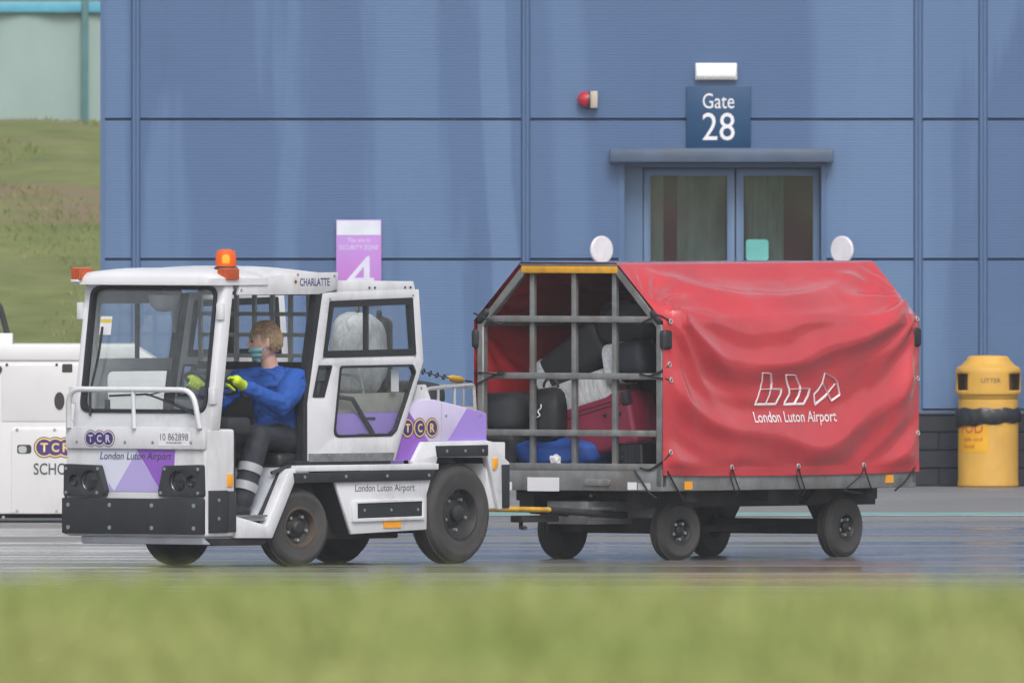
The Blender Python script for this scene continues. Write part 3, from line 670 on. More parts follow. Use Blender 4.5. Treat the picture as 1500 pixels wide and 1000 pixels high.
text('London Luton Airport', (.0062, FY(200.5), LZ(667.5)), FRONT_R, UPV, .60, .062, INK, trac, shear=.2)
for s, pts, big, small in ((0, [(100.6, 678.4), (151, 680), (161, 717), (158, 725.6), (100, 725.6)], (137.5, 703), (115.5, 703)), (1, [(247, 680), (301.4, 678), (302.5, 725), (240, 725), (239.5, 717)], (268, 703), (288, 703))):
    c1, r1 = (FY(big[0]), LZ(big[1])), .070; c2, r2 = (FY(small[0]), LZ(small[1])), .042
    circ = lambda c, r: [(c[0] + r * math.cos(2 * math.pi * k / 24), c[1] + r * math.sin(2 * math.pi * k / 24)) for k in range(24)]
    b = B(); b.ext(rpoly([(FY(a), LZ(c)) for a, c in pts], .018), .001, .050, 'yz', holes=[circ(c1, r1), circ(c2, r2)], bev=.005)
    hp = b.obj('headlight', BLACKP, trac)
    for c, r in ((c1, r1), (c2, r2)):
        Mx = basis((.004, c[0], c[1]), FRONT_R, UPV)
        B().lathe([(0, .001), (r * .35, .003), (r * .8, .014), (r * .98, .028)], Mx, 24).obj('reflector', mat('reflector_dull', (.10, .11, .12), .3, .7), hp)
        B().lathe([(r * .99, .022), (r * .7, .032), (0, .038)], Mx, 24).obj('lens', LENS, hp)
    q = [(FY(a), LZ(c)) for a, c in pts]
    ys = [p[0] for p in q]; zs = [p[1] for p in q]
    bolts([(.051, min(ys) + .022 if s == 0 else min(ys) + .055, max(zs) - .03), (.051, max(ys) - .06 if s == 0 else max(ys) - .025, max(zs) - .03), (.051, min(ys) + .022, min(zs) + .024), (.051, max(ys) - .065 if s == 0 else max(ys) - .025, min(zs) + .024)], (1, 0, 0), .011, hp)
bp_ = B().span(.001, .05, FY(97), FY(302.5), LZ(780), LZ(728), .008).obj('bumper_pad', BLACK, trac)
bolts([(.051, FY(p), LZ(z)) for p in (107, 168, 230, 292) for z in (738, 771)], (1, 0, 0), .014, bp_)
B().span(-.12, -.02, -HW - .035, -HW + .01, .21, .50, .01).obj('corner_pad', BLACK, trac)
sp_ = B().span(LX(333), LX(306), HW - .002, HW + .014, LZ(778), LZ(716), .004).obj('side_pad', BLACK, trac)
B().span(LX(345), LX(334.5), HW - .002, HW + .011, LZ(777), LZ(717), .004).obj('side_pad', BLACKP, trac)
bolts([(LX(319), HW + .015, LZ(730)), (LX(319), HW + .015, LZ(757))], (0, 1, 0), .012, sp_)
B().span(LX(341), LX(333), HW, HW + .007, LZ(711), LZ(692), .002).obj('side_reflector', ORANGE, trac)
# windscreen
lean = lambda co: Vector((co.x - .147 * (co.z - .9), co.y, co.z))
hole = rpoly([(-.53, 1.0), (.527, 1.0), (.527, 1.815), (-.53, 1.815)], .075, 6)
b = B(); b.ext([(-HW, .88), (HW, .88), (HW, 1.86), (-HW, 1.86)], -.155, -.06, 'yz', holes=[hole], bev=.012, fn=lean); b.obj('windscreen_frame', WHITE, trac)
inn = rpoly([(-.508, 1.022), (.505, 1.022), (.505, 1.793), (-.508, 1.793)], .06, 6)
b = B(); b.ext(hole, -.10, -.052, 'yz', holes=[inn], fn=lean); b.obj('windscreen_seal', BLACK, trac)
b = B(); b.ext(inn, -.088, -.083, 'yz', fn=lean); wsg = b.obj('windscreen', GLASS, trac)
st = B().ext([(FY(121), LZ(490)), (FY(138), LZ(490)), (FY(138), LZ(463)), (FY(121), LZ(463))], -.081, -.0805, 'yz', fn=lean).obj('sticker', PAPER, wsg)
B().ext([(FY(121.5), LZ(472)), (FY(137.5), LZ(472)), (FY(137.5), LZ(467)), (FY(121.5), LZ(467))], -.080, -.0795, 'yz', fn=lean).obj('sticker_band', mat('sticker_yellow', (.7, .55, .05), .5), st)
for y0, z0 in ((HW, LZ(455)), (HW, LZ(578)), (-HW, LZ(455)), (-HW, LZ(578))):
    x = -.095 - .147 * (z0 - .9); B().box((x + .04, y0 - .01, z0), (.04, .045, .11), None, .006).obj('hinge', WHITE, trac)
def wiper(path, r=.006): 
    B().tube([lean(Vector((-.045 + p[2] if len(p) > 2 else -.045, p[0], p[1]))) for p in path], r, 7).obj('wiper', BLACKP, trac)
wiper([(FY(124), LZ(608)), (FY(121), LZ(575)), (FY(128), LZ(520)), (FY(130), LZ(478))], .009)
wiper([(FY(279), LZ(606)), (FY(240), LZ(588)), (FY(205), LZ(576)), (FY(150), LZ(579))], .007)
wiper([(FY(205), LZ(578)), (FY(228), LZ(572)), (FY(250), LZ(573))], .005)
B().lathe([(0, 1.648), (.045, 1.655), (.085, 1.69), (.105, 1.76), (0, 1.765)], Matrix.Translation((-.30, -.013, 0)), 24).obj('work_lamp', GREYP, trac)
b = B(); b.tube([(-.30, -.013, 1.76), (-.30, -.013, 1.84)], .012, 8); b.obj('lamp_stem', INNER, trac)
# guard rail
b = B(); b.tube(rpath([(.03, FY(105), .90), (.045, FY(107), 1.15), (.045, FY(290), 1.15), (.03, FY(298), .90)], .10), .018, 10); b.tube([(.035, FY(202), .90), (.045, FY(202), 1.14)], .014, 10); b.obj('guard_rail', WHITE, trac)
# roof
def crown_slab(x0, x1, y0, y1, z0, z1, rise, n=14, edge=.05):
    b = B(); g = []
    for i in range(n + 1):
        row = []
        for j in range(n + 1):
            u, v = i / n, j / n
            x, y = x0 + (x1 - x0) * u, y0 + (y1 - y0) * v
            du, dv = min(u, 1 - u) * abs(x1 - x0), min(v, 1 - v) * abs(y1 - y0)
            e = min(1, min(du, dv) / edge); z = z1 - .03 * (1 - e) ** 2 + rise * (1 - (2 * u - 1) ** 2) * (1 - (2 * v - 1) ** 4)
            row.append(b.bm.verts.new((x, y, z)))
        g.append(row)
    for i in range(n):
        for j in range(n): b.bm.faces.new((g[i][j], g[i + 1][j], g[i + 1][j + 1], g[i][j + 1]))
    rim = [g[i][0] for i in range(n + 1)] + [g[n][j] for j in range(1, n + 1)] + [g[i][n] for i in range(n - 1, -1, -1)] + [g[0][j] for j in range(n - 1, 0, -1)]
    low = [b.bm.verts.new((v.co.x, v.co.y, z0)) for v in rim]
    for k in range(len(rim)): b.bm.faces.new((rim[k], rim[(k + 1) % len(rim)], low[(k + 1) % len(rim)], low[k]))
    b.bm.faces.new(low); return b
crown_slab(-.10, -.62, -.60, .60, 1.825, 1.90, .035).obj('roof', WHITE, trac, ang=50)
crown_slab(-.36, LX(494), -.57, HW - .021, 1.80, 1.895, .05).obj('rear_roof_cap', WHITE, trac, ang=50)
b = B(); b.ext(LP((349, 431), (466, 431), (493, 424), (494, 399), (440, 399), (352, 408)), HW - .02, HW + .004, 'xz', bev=.004); rp = b.obj('roof_side_panel', WHITE, trac)
text('CHARLATTE', (LX(459.5), HW + .0052, LZ(413)), LEFT_R, UPV, .305, .052, INKB, rp, bold=.015)
M = basis((LX(432), HW + .0045, LZ(412.5)), LEFT_R, UPV) @ Matrix.Rotation(R(45), 4, 'Z')
b = B(); 
for (a, c) in ((-.024, -.018), (.018, .024)):
    for q in (0, 1): 
        p = [M @ Vector((a, -.024, 0)), M @ Vector((c, -.024, 0)), M @ Vector((c, .024, 0)), M @ Vector((a, .024, 0))] if q == 0 else [M @ Vector((-.018, a, 0)), M @ Vector((.018, a, 0)), M @ Vector((.018, c, 0)), M @ Vector((-.018, c, 0))]
        b.bm.faces.new([b.bm.verts.new(v) for v in p])
b.obj('emblem', LOGO_Y, rp)
b = B(); b.bm.faces.new([b.bm.verts.new(M @ Vector(p)) for p in ((-.011, -.011, .0005), (.011, -.011, .0005), (.011, .011, .0005), (-.011, .011, .0005))]); b.obj('emblem', INKB, rp)
bolts([(LX(353), HW + .005, LZ(424)), (LX(435), HW + .005, LZ(402)), (LX(488), HW + .005, LZ(404))], (0, 1, 0), .009, rp)
# beacons
BEAC = bpy.data.materials.new('lit_amber_lens'); BEAC.use_nodes = True; _n = BEAC.node_tree; _p = _n.nodes['Principled BSDF']; _p.inputs['Base Color'].default_value = (.85, .17, .02, 1); _p.inputs['Roughness'].default_value = .2
_t = _n.nodes.new('ShaderNodeBsdfTransparent'); _t.inputs[0].default_value = (1, .45, .08, 1); _m = _n.nodes.new('ShaderNodeMixShader'); _m.inputs[0].default_value = .62
_n.links.new(_t.outputs[0], _m.inputs[1]); _n.links.new(_p.outputs[0], _m.inputs[2]); _n.links.new(_m.outputs[0], _n.nodes['Material Output'].inputs[0])
BULB = bpy.data.materials.new('beacon_bulb'); BULB.use_nodes = True; _p = BULB.node_tree.nodes['Principled BSDF']; _p.inputs['Emission Color'].default_value = (1, .62, .15, 1); _p.inputs['Emission Strength'].default_value = 2.5
bx, by = -.385, .44
B().lathe([(0, 1.90), (.075, 1.90), (.078, 1.935), (.068, 1.945), (0, 1.945)], Matrix.Translation((bx, by, 0)), 24).obj('beacon_base', BLACKP, trac)
b = B(); b.lathe([(.066, 1.945), (.068, 1.955), (.066, 2.02), (.058, 2.045), (.03, 2.056), (0, 2.058)], Matrix.Translation((bx, by, 0)), 28); bc = b.obj('beacon', BEAC, trac)
B().lathe([(0, 1.965), (.022, 1.965), (.026, 2.0), (.018, 2.02), (0, 2.022)], Matrix.Translation((bx, by, 0)), 14).obj('bulb', BULB, bc)
for x, y in ((-.25, HW - .02), (-.14, -HW + .01)):
    b = B(); b.span(x - .06, x + .06, y - .035, y + .045, 1.855, 1.935, .012); ind = b.obj('indicator', AMBER, trac)
    b = B()
    for k in range(8): b.span(x - .055 + k * .0145, x - .048 + k * .0145, y + .045, y + .052, 1.86, 1.93)
    for k in range(6): b.span(x + .06, x + .066, y - .03 + k * .0135, y - .023 + k * .0135, 1.86, 1.93)
    b.obj('indicator_ribs', AMBER, ind, kind='stuff')
    B().span(x - .07, x + .07, y - .03, y + .03, 1.84, 1.858, .004).obj('indicator_base', WHITE, ind)
# left rear cab side
out_ = LP((472, 429), (612, 425), (619, 530), (577, 676), (449, 676), (449, 590), (456, 540))
up_h = rpoly(LP((482, 441), (603, 437), (608, 522), (472, 524)), .012)
lo_h = rpoly(LP((497, 536), (604, 535), (608, 546), (580, 632), (572, 640), (487, 641)), [.03, .03, .02, .05, .03, .05])
tri_h = rpoly(LP((466, 535), (486, 535), (474, 582), (457, 582)), .01)
def cab_side(y0, y1, sgn):
    b = B(); b.ext(out_, y0, y1, 'xz', holes=[up_h, lo_h, tri_h], bev=.006); cs = b.obj('cab_side_panel', WHITE, trac)
    for hl, wd in ((up_h, .045), (lo_h, .016), (tri_h, .012)):
        c = Vector((sum(p[0] for p in hl) / len(hl), sum(p[1] for p in hl) / len(hl)))
        xs = [p[0] for p in hl]; zs = [p[1] for p in hl]; sx = 1 - 2 * wd / (max(xs) - min(xs)); sz_ = 1 - 2 * wd / (max(zs) - min(zs))
        inner = [(c.x + (p[0] - c.x) * sx, c.y + (p[1] - c.y) * sz_) for p in hl]
        b = B(); b.ext(hl, y0 + .008, y1 + sgn * .004, 'xz', holes=[inner]); b.obj('window_seal', BLACK, cs)
        b = B(); b.ext(inner, (y0 + y1) / 2 - .002, (y0 + y1) / 2 + .002, 'xz'); b.obj('window_pane', GLASS, cs)
    b = B(); b.span(LX(538.5), LX(535.5), y0 + .005, y1 + sgn * .003, LZ(521), LZ(441)); b.obj('window_divider', BLACKP, cs)
    b = B(); b.ext(LP((494, 411), (605, 413), (608, 427), (494, 429)), y0, y1 - sgn * .004, 'xz', bev=.004); b.obj('roof_rail', WHITE, cs)
    b = B(); b.ext(LP((463, 430), (471, 430), (455, 545), (449, 590), (449, 678), (443, 678), (443, 590), (449, 540)), y0 - sgn * .02, y1 + sgn * .003, 'xz'); b.obj('door_jamb', BLACK, cs)
    b = B(); b.ext(LP((451, 664), (576, 664), (573, 676), (451, 676)), y1, y1 + sgn * .006, 'xz'); sk = b.obj('kick_strip', STEEL, cs)
    if sgn > 0:
        bolts([(LX(p), y1 + .007, LZ(667)) for p in (460, 480, 498, 517, 536, 555)], (0, 1, 0), .006, sk)
        bolts([(LX(p), y1 + .001, LZ(422)) for p in (540, 548, 592, 600)], (0, 1, 0), .007, cs, m=SLOTM)
        bolts([(LX(p), y1 + .006, LZ(z)) for p, z in ((482, 438), (603, 434), (472, 524), (606, 522))], (0, 1, 0), .006, cs)
cab_side(HW - .035, HW, 1); cab_side(-HW + .035, -HW, -1)
# right hand door
up2 = rpoly([(-.28, 1.345), (-1.10, 1.345), (-1.06, 1.70), (-.32, 1.70)], .02); lo2 = rpoly([(-.42, .72), (-1.08, .72), (-1.12, 1.26), (-.38, 1.26)], .06)
b = B(); b.ext([(-.20, .36), (-1.17, .36), (-1.17, 1.30), (-1.14, 1.80), (-.27, 1.80)], -HW + .001, -HW + .034, 'xz', holes=[up2, lo2], bev=.006); rd = b.obj('door', INNER, trac)
for hl in (up2, lo2):
    B().ext(hl, -HW + .014, -HW + .018, 'xz').obj('window_pane', GLASS, rd)
B().span(-.715, -.69, -HW + .008, -HW + .028, 1.345, 1.70).obj('window_divider', BLACKP, rd)
B().box((-.35, -HW + .06, 1.0), (.03, .03, .16), None, .008).obj('handle', BLACKP, rd)
# bulkhead grid, floor, seat box
b = B()
for k in range(8): y = -.53 + k * 1.06 / 7; b.span(-1.315, -1.295, y - .014, y + .014, 1.30, 1.80)
for k in range(4): z = 1.36 + k * .135; b.span(-1.322, -1.302, -.54, .54, z - .013, z + .013)
b.obj('bulkhead_grid', mat('grid_grey', (.42, .44, .43), .5, var=.1), trac)
b = B(); b.span(-1.33, -1.29, -.54, .54, 1.27, 1.32); b.span(-1.335, -1.30, -.54, .54, .62, 1.20); b.obj('bulkhead', BLACKP, trac)
B().span(-1.33, -1.285, -.54, .54, 1.20, 1.27).obj('bulkhead_rail', GREYP, trac)
B().span(-.66, -.29, -.54, .55, .30, .335, .004).obj('floor', GREYP, trac)
b = B(); b.ext([(-.62, .336), (-.86, .64), (-1.29, .64), (-1.29, .336)], -.36, .37, 'xz', bev=.006); b.obj('seat_box', SKIRT, trac)
b = B(); b.ext([(-.615, .336), (-.855, .642), (-.875, .642), (-.635, .336)], .371, .50, 'xz'); b.obj('seat_box_wing', SKIRT, trac)
b = B(); b.ext(LP((346, 754), (391, 768), (424, 686), (452, 682), (452, 700), (432, 704), (399, 787), (346, 786)), .50, HW, 'xz', bev=.006); b.obj('step_frame', WHITE, trac)
b = B(); b.ext(LP((388, 764), (392, 766), (424, 691), (420, 691)), .497, .515, 'xz'); b.obj('step_edge_seal', BLACK, trac)
b = B(); b.span(LX(392), LX(347), .49, HW - .003, .325, .338); b.obj('step_tread', STEEL, trac)
b = B(); b.ext(LP((345, 620), (352, 620), (352, 690), (349, 752), (345, 752)), .40, .43, 'xz'); b.obj('footwell_panel', BLACKP, trac)
B().span(-.52, -.29, -.54, .54, .86, .97, .02).obj('dashboard', BLACKP, trac)
B().span(-.36, -.30, -.54, .54, .336, .86).obj('front_bulkhead', UNDER, trac)
b = B(); b.tube([(-.34, .30, .86), (-.395, .30, 1.18)], .03, 10); b.obj('steering_column', BLACKP, trac)
SWc, SWn = Vector((-.40, .30, 1.19)), Vector((-.42, 0, .9)).normalized()
Ms = Matrix.Translation(SWc) @ SWn.to_track_quat('Z', 'Y').to_matrix().to_4x4()
b = B(); b.tube([Ms @ Vector((.17 * math.cos(2 * math.pi * k / 32), .17 * math.sin(2 * math.pi * k / 32), 0)) for k in range(32)], .013, 8, closed=True)
for a in (90, 210, 330): b.tube([Ms @ Vector((0, 0, -.02)), Ms @ Vector((.165 * math.cos(R(a)), .165 * math.sin(R(a)), 0))], .011, 6)
b.lathe([(0, .0), (.035, -.005), (.035, -.04), (0, -.04)], Ms, 16); b.obj('steering_wheel', BLACKP, trac)
SEATM = mat('seat_vinyl', (.018, .018, .02), .45, bump=.15)
b = B(); b.box((-1.06, .31, .685), (.44, .42, .10), None, .035, 3); seat = b.obj('seat', SEATM, trac)
b = B(); b.box((-1.262, .31, .97), (.075, .42, .46), Matrix.Rotation(R(-5), 3, 'Y'), .03, 3); b.obj('seat_back', SEATM, seat)
B().box((-1.08, -.27, .69), (.42, .40, .10), None, .035, 3).obj('seat', SEATM, trac)
b = B(); b.tube([(LX(450), .54, LZ(676)), (LX(425), .54, LZ(684)), (LX(412), .5, LZ(692))], .013, 8); b.obj('grab_handle', BLACKP, trac)
# sill, battery box
b = B(); b.span(LX(640), LX(432), .40, HW + .008, LZ(690), LZ(681), .004); b.obj('sill', WHITE, trac)
B().span(LX(570), LX(432), .45, HW + .004, LZ(681), LZ(674.5), .003).obj('sill_trim', BLACK, trac)
sp2 = B().ext(LP((429, 692), (633, 690), (631, 701), (628, 705), (431, 707)), HW - .02, HW + .016, 'xz', bev=.004).obj('sill_pad', BLACK, trac)
bolts([(LX(p), HW + .017, LZ(698)) for p in (443, 503, 563, 624)], (0, 1, 0), .011, sp2)
b = B(); b.ext(LP((494, 707), (630, 703), (623, 726), (623, 776), (517, 780)), -HW + .03, HW - .03, 'xz'); b.obj('battery_tray', UNDER, trac)
b = B(); b.ext(LP((491, 706), (632, 702), (625, 726), (625, 778), (515, 783)), -HW + .006, -HW + .03, 'xz', bev=.006); b.obj('battery_cover', WHITE, trac)
b = B(); b.ext(LP((491, 706), (632, 702), (625, 726), (625, 778), (515, 783)), HW - .03, HW - .006, 'xz', bev=.006); bb = b.obj('battery_box', WHITE, trac)
text('London Luton Airport', (LX(563.5), HW - .0045, LZ(717)), LEFT_R, UPV, .61, .060, INK, bb)
b = B(); o2 = LP((514, 734), (619, 732), (619, 763), (515, 765)); i2 = LP((521, 738), (616, 736), (616, 758), (521, 760)); b.ext(o2, HW - .008, HW + .012, 'xz', holes=[i2], bev=.003); b.obj('step_surround', WHITE, bb)
pb = B().ext(i2, HW - .01, HW + .004, 'xz').obj('step_pad', BLACK, bb)
bolts([(LX(p), HW + .005, LZ(748)) for p in (532, 571, 610)], (0, 1, 0), .010, pb)
B().span(LX(586), LX(561), HW - .007, HW + .002, LZ(774.5), LZ(761.5)).obj('side_reflector', ORANGE, bb)
# rear body
hood_p = LP((577, 676), (599.5, 600.5), (616, 588), (640, 587), (709, 605), (716.5, 608), (716.5, 649), (619, 649), (611, 676))
b = B(); b.ext(hood_p, -.555, .555, 'xz', bev=.008); hd = b.obj('rear_body', LAVENDER, trac)
def sdecal(m, pts, y): B().ext(LP(*pts), y - .002, y, 'xz').obj('decal', m, hd)
sdecal(DPURPLE, [(578.5, 675), (600.5, 601.5), (631.5, 648.5), (619, 648.5), (610.5, 675)], .5575)
sdecal(PURPLE, [(659, 648.5), (687.5, 600.5), (709, 606), (716, 609), (716, 648.5)], .5575)
tcr_logo((LX(618), .558, LZ(628.5)), LEFT_R, UPV, .126, .060, hd)
B().span(LX(650) - .003, LX(650), .555, .5568, LZ(648), LZ(592)).obj('panel_joint', INNER, hd)
bolts([(LX(657), .556, LZ(611)), (LX(707), .556, LZ(611))], (0, 1, 0), .008, hd)
b = B(); hl = [(LX(627) + .012 * math.cos(k * .785), LZ(571) + .012 * math.sin(k * .785)) for k in range(8)]
b.ext(rpoly(LP((615, 590), (621, 565), (633, 565), (641, 590)), [.001, .02, .02, .001]), .50, .525, 'xz', holes=[hl], bev=.003); b.obj('lifting_lug', WHITE, trac)
b = B(); b.ext(rpoly(LP((615, 590), (621, 565), (633, 565), (641, 590)), [.001, .02, .02, .001]), -.525, -.50, 'xz', holes=[hl], bev=.003); b.obj('lifting_lug', WHITE, trac)
fpoly = LP((604, 677), (618, 649), (712, 648), (724, 651), (726, 662), (745.5, 681), (745.5, 749), (729, 750), (713, 673), (640, 672), (634, 700), (608, 689))
for s in (1, -1):
    B().ext([(p[0], p[1]) for p in LP((606, 675), (619, 651), (722, 653), (743, 682), (743, 745), (731, 746), (713.6, 672), (640.6, 671), (634.6, 698), (610, 688))], s * .30, s * .535, 'xz').obj('arch_liner', UNDER, trac)
    b = B(); b.ext(fpoly, s * .535, s * HW, 'xz', bev=.006); fd = b.obj('rear_fender', WHITE, trac)
    fpad = B().ext(LP((636, 655), (711, 654.5), (711, 671), (638, 671.5)), s * HW, s * (HW + .018), 'xz', bev=.004).obj('fender_pad', BLACK, fd)
    bolts([(LX(p), s * (HW + .019), LZ(663)) for p in (650, 677, 703)], (0, s, 0), .010, fpad)
    B().ext(LP((733, 684), (743, 684), (743, 748), (734, 748)), s * HW, s * (HW + .016), 'xz', bev=.004).obj('corner_pad', BLACK, fd)
    B().ext(LP((720, 674), (727, 674), (727, 686), (722, 693), (720, 690)), s * HW, s * (HW + .010), 'xz', bev=.003).obj('rear_lamp', ORANGE, fd)
b = B(); b.span(LX(745) + .003, LX(716), -.555, .555, LZ(749), LZ(651), .008); b.obj('rear_bumper', WHITE, trac)
b = B(); b.span(LX(752), LX(744), -.5, .5, LZ(745), LZ(690), .008); b.obj('rear_bumper_pad', BLACK, trac)
b = B(); b.span(LX(770), LX(740), -.09, .09, LZ(762), LZ(756), .004); b.span(LX(770), LX(740), -.09, .09, LZ(742), LZ(736), .004); b.tube([(LX(762), 0, LZ(766)), (LX(762), 0, LZ(728))], .014, 10); b.span(LX(752), LX(735), -.1, .1, LZ(770), LZ(730), .006); b.obj('tow_hitch', UNDER, trac)
# load deck with rails
zd = LZ(597)
TAN = mat('deck_tan', (.34, .33, .29), .6, var=.15, dirt=(.18, .17, .14), dirt_amt=.5)
b = B(); b.span(LX(712), -2.10, -.50, .50, zd - .10, zd - .005); b.obj('load_deck', TAN, trac)
zc = LZ(577)
b = B(); b.span(-2.098, -1.34, -.53, .50, LZ(606), zc, .004); b.span(-2.42, -2.099, -.49, .47, LZ(596), zc, .004); b.obj('cab_deck', TAN, trac)
b = B(); b.span(-2.10, -1.34, -.54, .53, .62, LZ(606), .004); pb2 = b.obj('cab_rear_box', PURPLE, trac)
B().span(-1.80, -1.66, .531, .534, LZ(616), LZ(612)).obj('slot', SLOTM, pb2)
B().span(-1.90, -1.62, .531, .536, LZ(640), LZ(636)).obj('slot', SLOTM, pb2)
b = B(); b.tube([(LX(492), .545, LZ(580)), (LX(522), .545, LZ(585)), (LX(552), .545, LZ(636))], .016, 8); b.obj('gas_strut', BLACKP, trac)
b = B(); b.tube(rpath([(LX(497), .50, LZ(546)), (LX(540), .50, LZ(552)), (LX(546), .50, LZ(577))], .05), .011, 8); b.obj('grab_rail', SILVER, trac)
B().span(LX(591), LX(580), .535, .538, LZ(575), LZ(542)).obj('notice', PAPER, trac)
for y in (.49, -.49):
    b = B(); b.tube(rpath([(LX(630), y, zd + .09), (LX(645), y, zd + .115), (LX(709), y, zd + .135), (LX(711), y, zd - .02)], .03), .013, 8)
    for p in (657, 681): b.tube([(LX(p), y, zd + .12), (LX(p), y, zd - .03)], .010, 8)
    b.obj('deck_rail', SILVER, trac)
b = B(); b.tube([(LX(710), -.49, zd + .125), (LX(710), .49, zd + .125)], .012, 8)
for k in range(5): b.tube([(LX(710), -.4 + .2 * k, zd + .125), (LX(710), -.4 + .2 * k, zd - .03)], .008, 8)
b.obj('tail_rail', SILVER, trac)
# wheel arches (dark liners) and wheels
for q in ((-1.33, -.70, .30, .375, .26, .62), (-1.33, -.70, -.375, -.30, .26, .62), (-1.32, -.88, .376, .56, .575, .60)): B().span(*q).obj('arch_liner', UNDER, trac)
for s in (1, -1):
    wheel(trac, (-2.63, s * (HW - .105), .327), .327, .20, .165, side=s)
    wheel(trac, (-1.01, s * (HW - .10), .252), .252, .17, .125, ang=-12, brown=(s > 0), side=s)

# ------------------------------------------------------------------ things on the tractor deck
TM = Matrix.Translation(TO) @ Matrix.Rotation(R(180 + TH), 4, 'Z')
WRAP = bpy.data.materials.new('plastic_wrap'); WRAP.use_nodes = True; _n = WRAP.node_tree; _p = _n.nodes['Principled BSDF']
_w = noise_tex(_n, 16, 8, .8, stretch=(1.4, 1, .35), dist=1.2)
_n.links.new(ramp(_n, _w, [(0.36, (0.44, 0.47, 0.50)), (0.5, (0.62, 0.65, 0.68)), (0.62, (0.80, 0.82, 0.85))]), _p.inputs['Base Color']); _p.inputs['Roughness'].default_value = .18
_bp = _n.nodes.new('ShaderNodeBump'); _bp.inputs['Strength'].default_value = .9; _bp.inputs['Distance'].default_value = .02; _n.links.new(_w, _bp.inputs['Height']); _n.links.new(_bp.outputs[0], _p.inputs['Normal'])
def suitcase(name, label, cat, M, size, m, group=None, handle=True, wheels=True, ridge=None, bev=.06, straps=None, base=0):
    """a case: size (length x, depth y, height z), origin at the middle of its base"""
    L_, D_, H_ = size; e = empty(name); e.matrix_world = M; tag(e, label, cat, group)
    b = B(); b.box((0, 0, H_ / 2), (L_, D_, H_), None, min(bev, .45 * min(size)), 5); bd = b.obj('shell', m, e)
    zip_m = mat('zip_black', (.012, .012, .014), .6)
    b = B(); rr = rpoly([(-L_ / 2 - .003, .004), (L_ / 2 + .003, .004), (L_ / 2 + .003, H_ - .004 + .007), (-L_ / 2 - .003, H_ - .004 + .007)], bev, 6)
    b.tube([(p[0], D_ * .12, p[1]) for p in rr], .006, 6, closed=True); b.obj('zip', zip_m, e)
    if handle:
        b = B(); b.tube(rpath([(-.09, 0, H_ - .005), (-.09, 0, H_ + .04), (.09, 0, H_ + .04), (.09, 0, H_ - .005)], .025), .011, 8); b.obj('handle', BLACKP, e)
    if wheels:
        for x in (-L_ / 2 + .06, L_ / 2 - .06):
            b = B(); b.lathe([(0, -.012), (.022, -.012), (.022, .012), (0, .012)], Matrix.Translation((x, D_ / 2 - .02, .006)) @ Matrix.Rotation(R(90), 4, 'X'), 14); b.obj('wheel', BLACKP, e)
    if ridge:
        for k in range(ridge):
            x = -L_ / 2 + L_ * (k + 1) / (ridge + 1); B().box((x, -D_ / 2 - .001, H_ / 2), (.02, .012, H_ * .8), None, .005).obj('rib', m, e)
    if straps:
        for x, mm in straps:
            b = B(); q = rpoly([(-D_ / 2 - .004, -.003), (D_ / 2 + .004, -.003), (D_ / 2 + .004, H_ + .004), (-D_ / 2 - .004, H_ + .004)], bev, 6)
            qi = [(p[0] * .97, (p[1] - H_ / 2) * .97 + H_ / 2) for p in q]
            b.ext(q, x - .05, x + .05, 'yz', holes=[qi]); b.obj('wrap_band', mm, e)
    return e
def blob(name, label, cat, M, size, m, seed=0, amp=.12, group=None, detail=None):
    """soft bag: a squared-off lathe-like body with sags"""
    e = empty(name); e.matrix_world = M; tag(e, label, cat, group)
    bm = bmesh.new(); bmesh.ops.create_icosphere(bm, subdivisions=4, radius=1)
    for v in bm.verts:
        p = v.co.copy(); q = Vector([math.copysign(abs(c) ** .62, c) for c in p]); nz = mnoise.noise(p * 1.6 + Vector((seed, seed * 2, 0))) * amp + mnoise.noise(p * 5 + Vector((seed, 0, 3))) * amp * .3
        q = q * (1 + nz); q.z = max(q.z, -.93); v.co = Vector((q.x * size[0] / 2, q.y * size[1] / 2, (q.z + .93) * size[2] / 2))
    s = B(); s.bm.free(); s.bm = bm; s.obj('shell', m, e, ang=180)
    if detail == 'straps':
        for x in (-.14, .14):
            s = B(); s.tube([(x * size[0] * 2.2, size[1] * .52 * math.cos(a), size[2] * .5 + size[2] * .53 * math.sin(a)) for a in np.linspace(-.4, math.pi + .4, 16)], .014, 6, flat=1.6); s.obj('strap', BLACKP, e)
    if detail == 'loop':
        s = B(); s.tube([(.06 * math.cos(a), 0, size[2] * .97 + .06 * math.sin(a)) for a in np.linspace(0, math.pi, 12)], .009, 6); s.obj('handle', BLACKP, e)
    return e
def TL(x, y, z, rz=0, rx=0, ry=0): return TM @ Matrix.Translation((x, y, z)) @ Matrix.Rotation(rz, 4, 'Z') @ Matrix.Rotation(rx, 4, 'X') @ Matrix.Rotation(ry, 4, 'Y')
wc = blob('suitcase', 'upright suitcase bundled in crinkled clear plastic on the tractor deck', 'suitcase', TL(-2.05, .18, zc - .003, R(35)), (.52, .36, .54), WRAP, 14, amp=.10, detail='loop')
suitcase('suitcase', 'upright black suitcase beside the plastic wrapped case on the tractor', 'suitcase', TL(-2.32, .14, zc - .003, R(35)), (.34, .16, .49), mat('black_nylon', (.016, .017, .02), .6, bump=.2), bev=.05)
NYLON = mat('black_nylon', (.014, .015, .018), .6, spec=.25); NYLON2 = mat('charcoal_canvas', (.024, .027, .032), .75, bump=.25, bscale=90)
blob('holdall', 'black soft holdall lying between the rails of the tractor deck', 'bag', TL(-2.66, .05, zd - .004), (.30, .62, .17), NYLON2, 3)

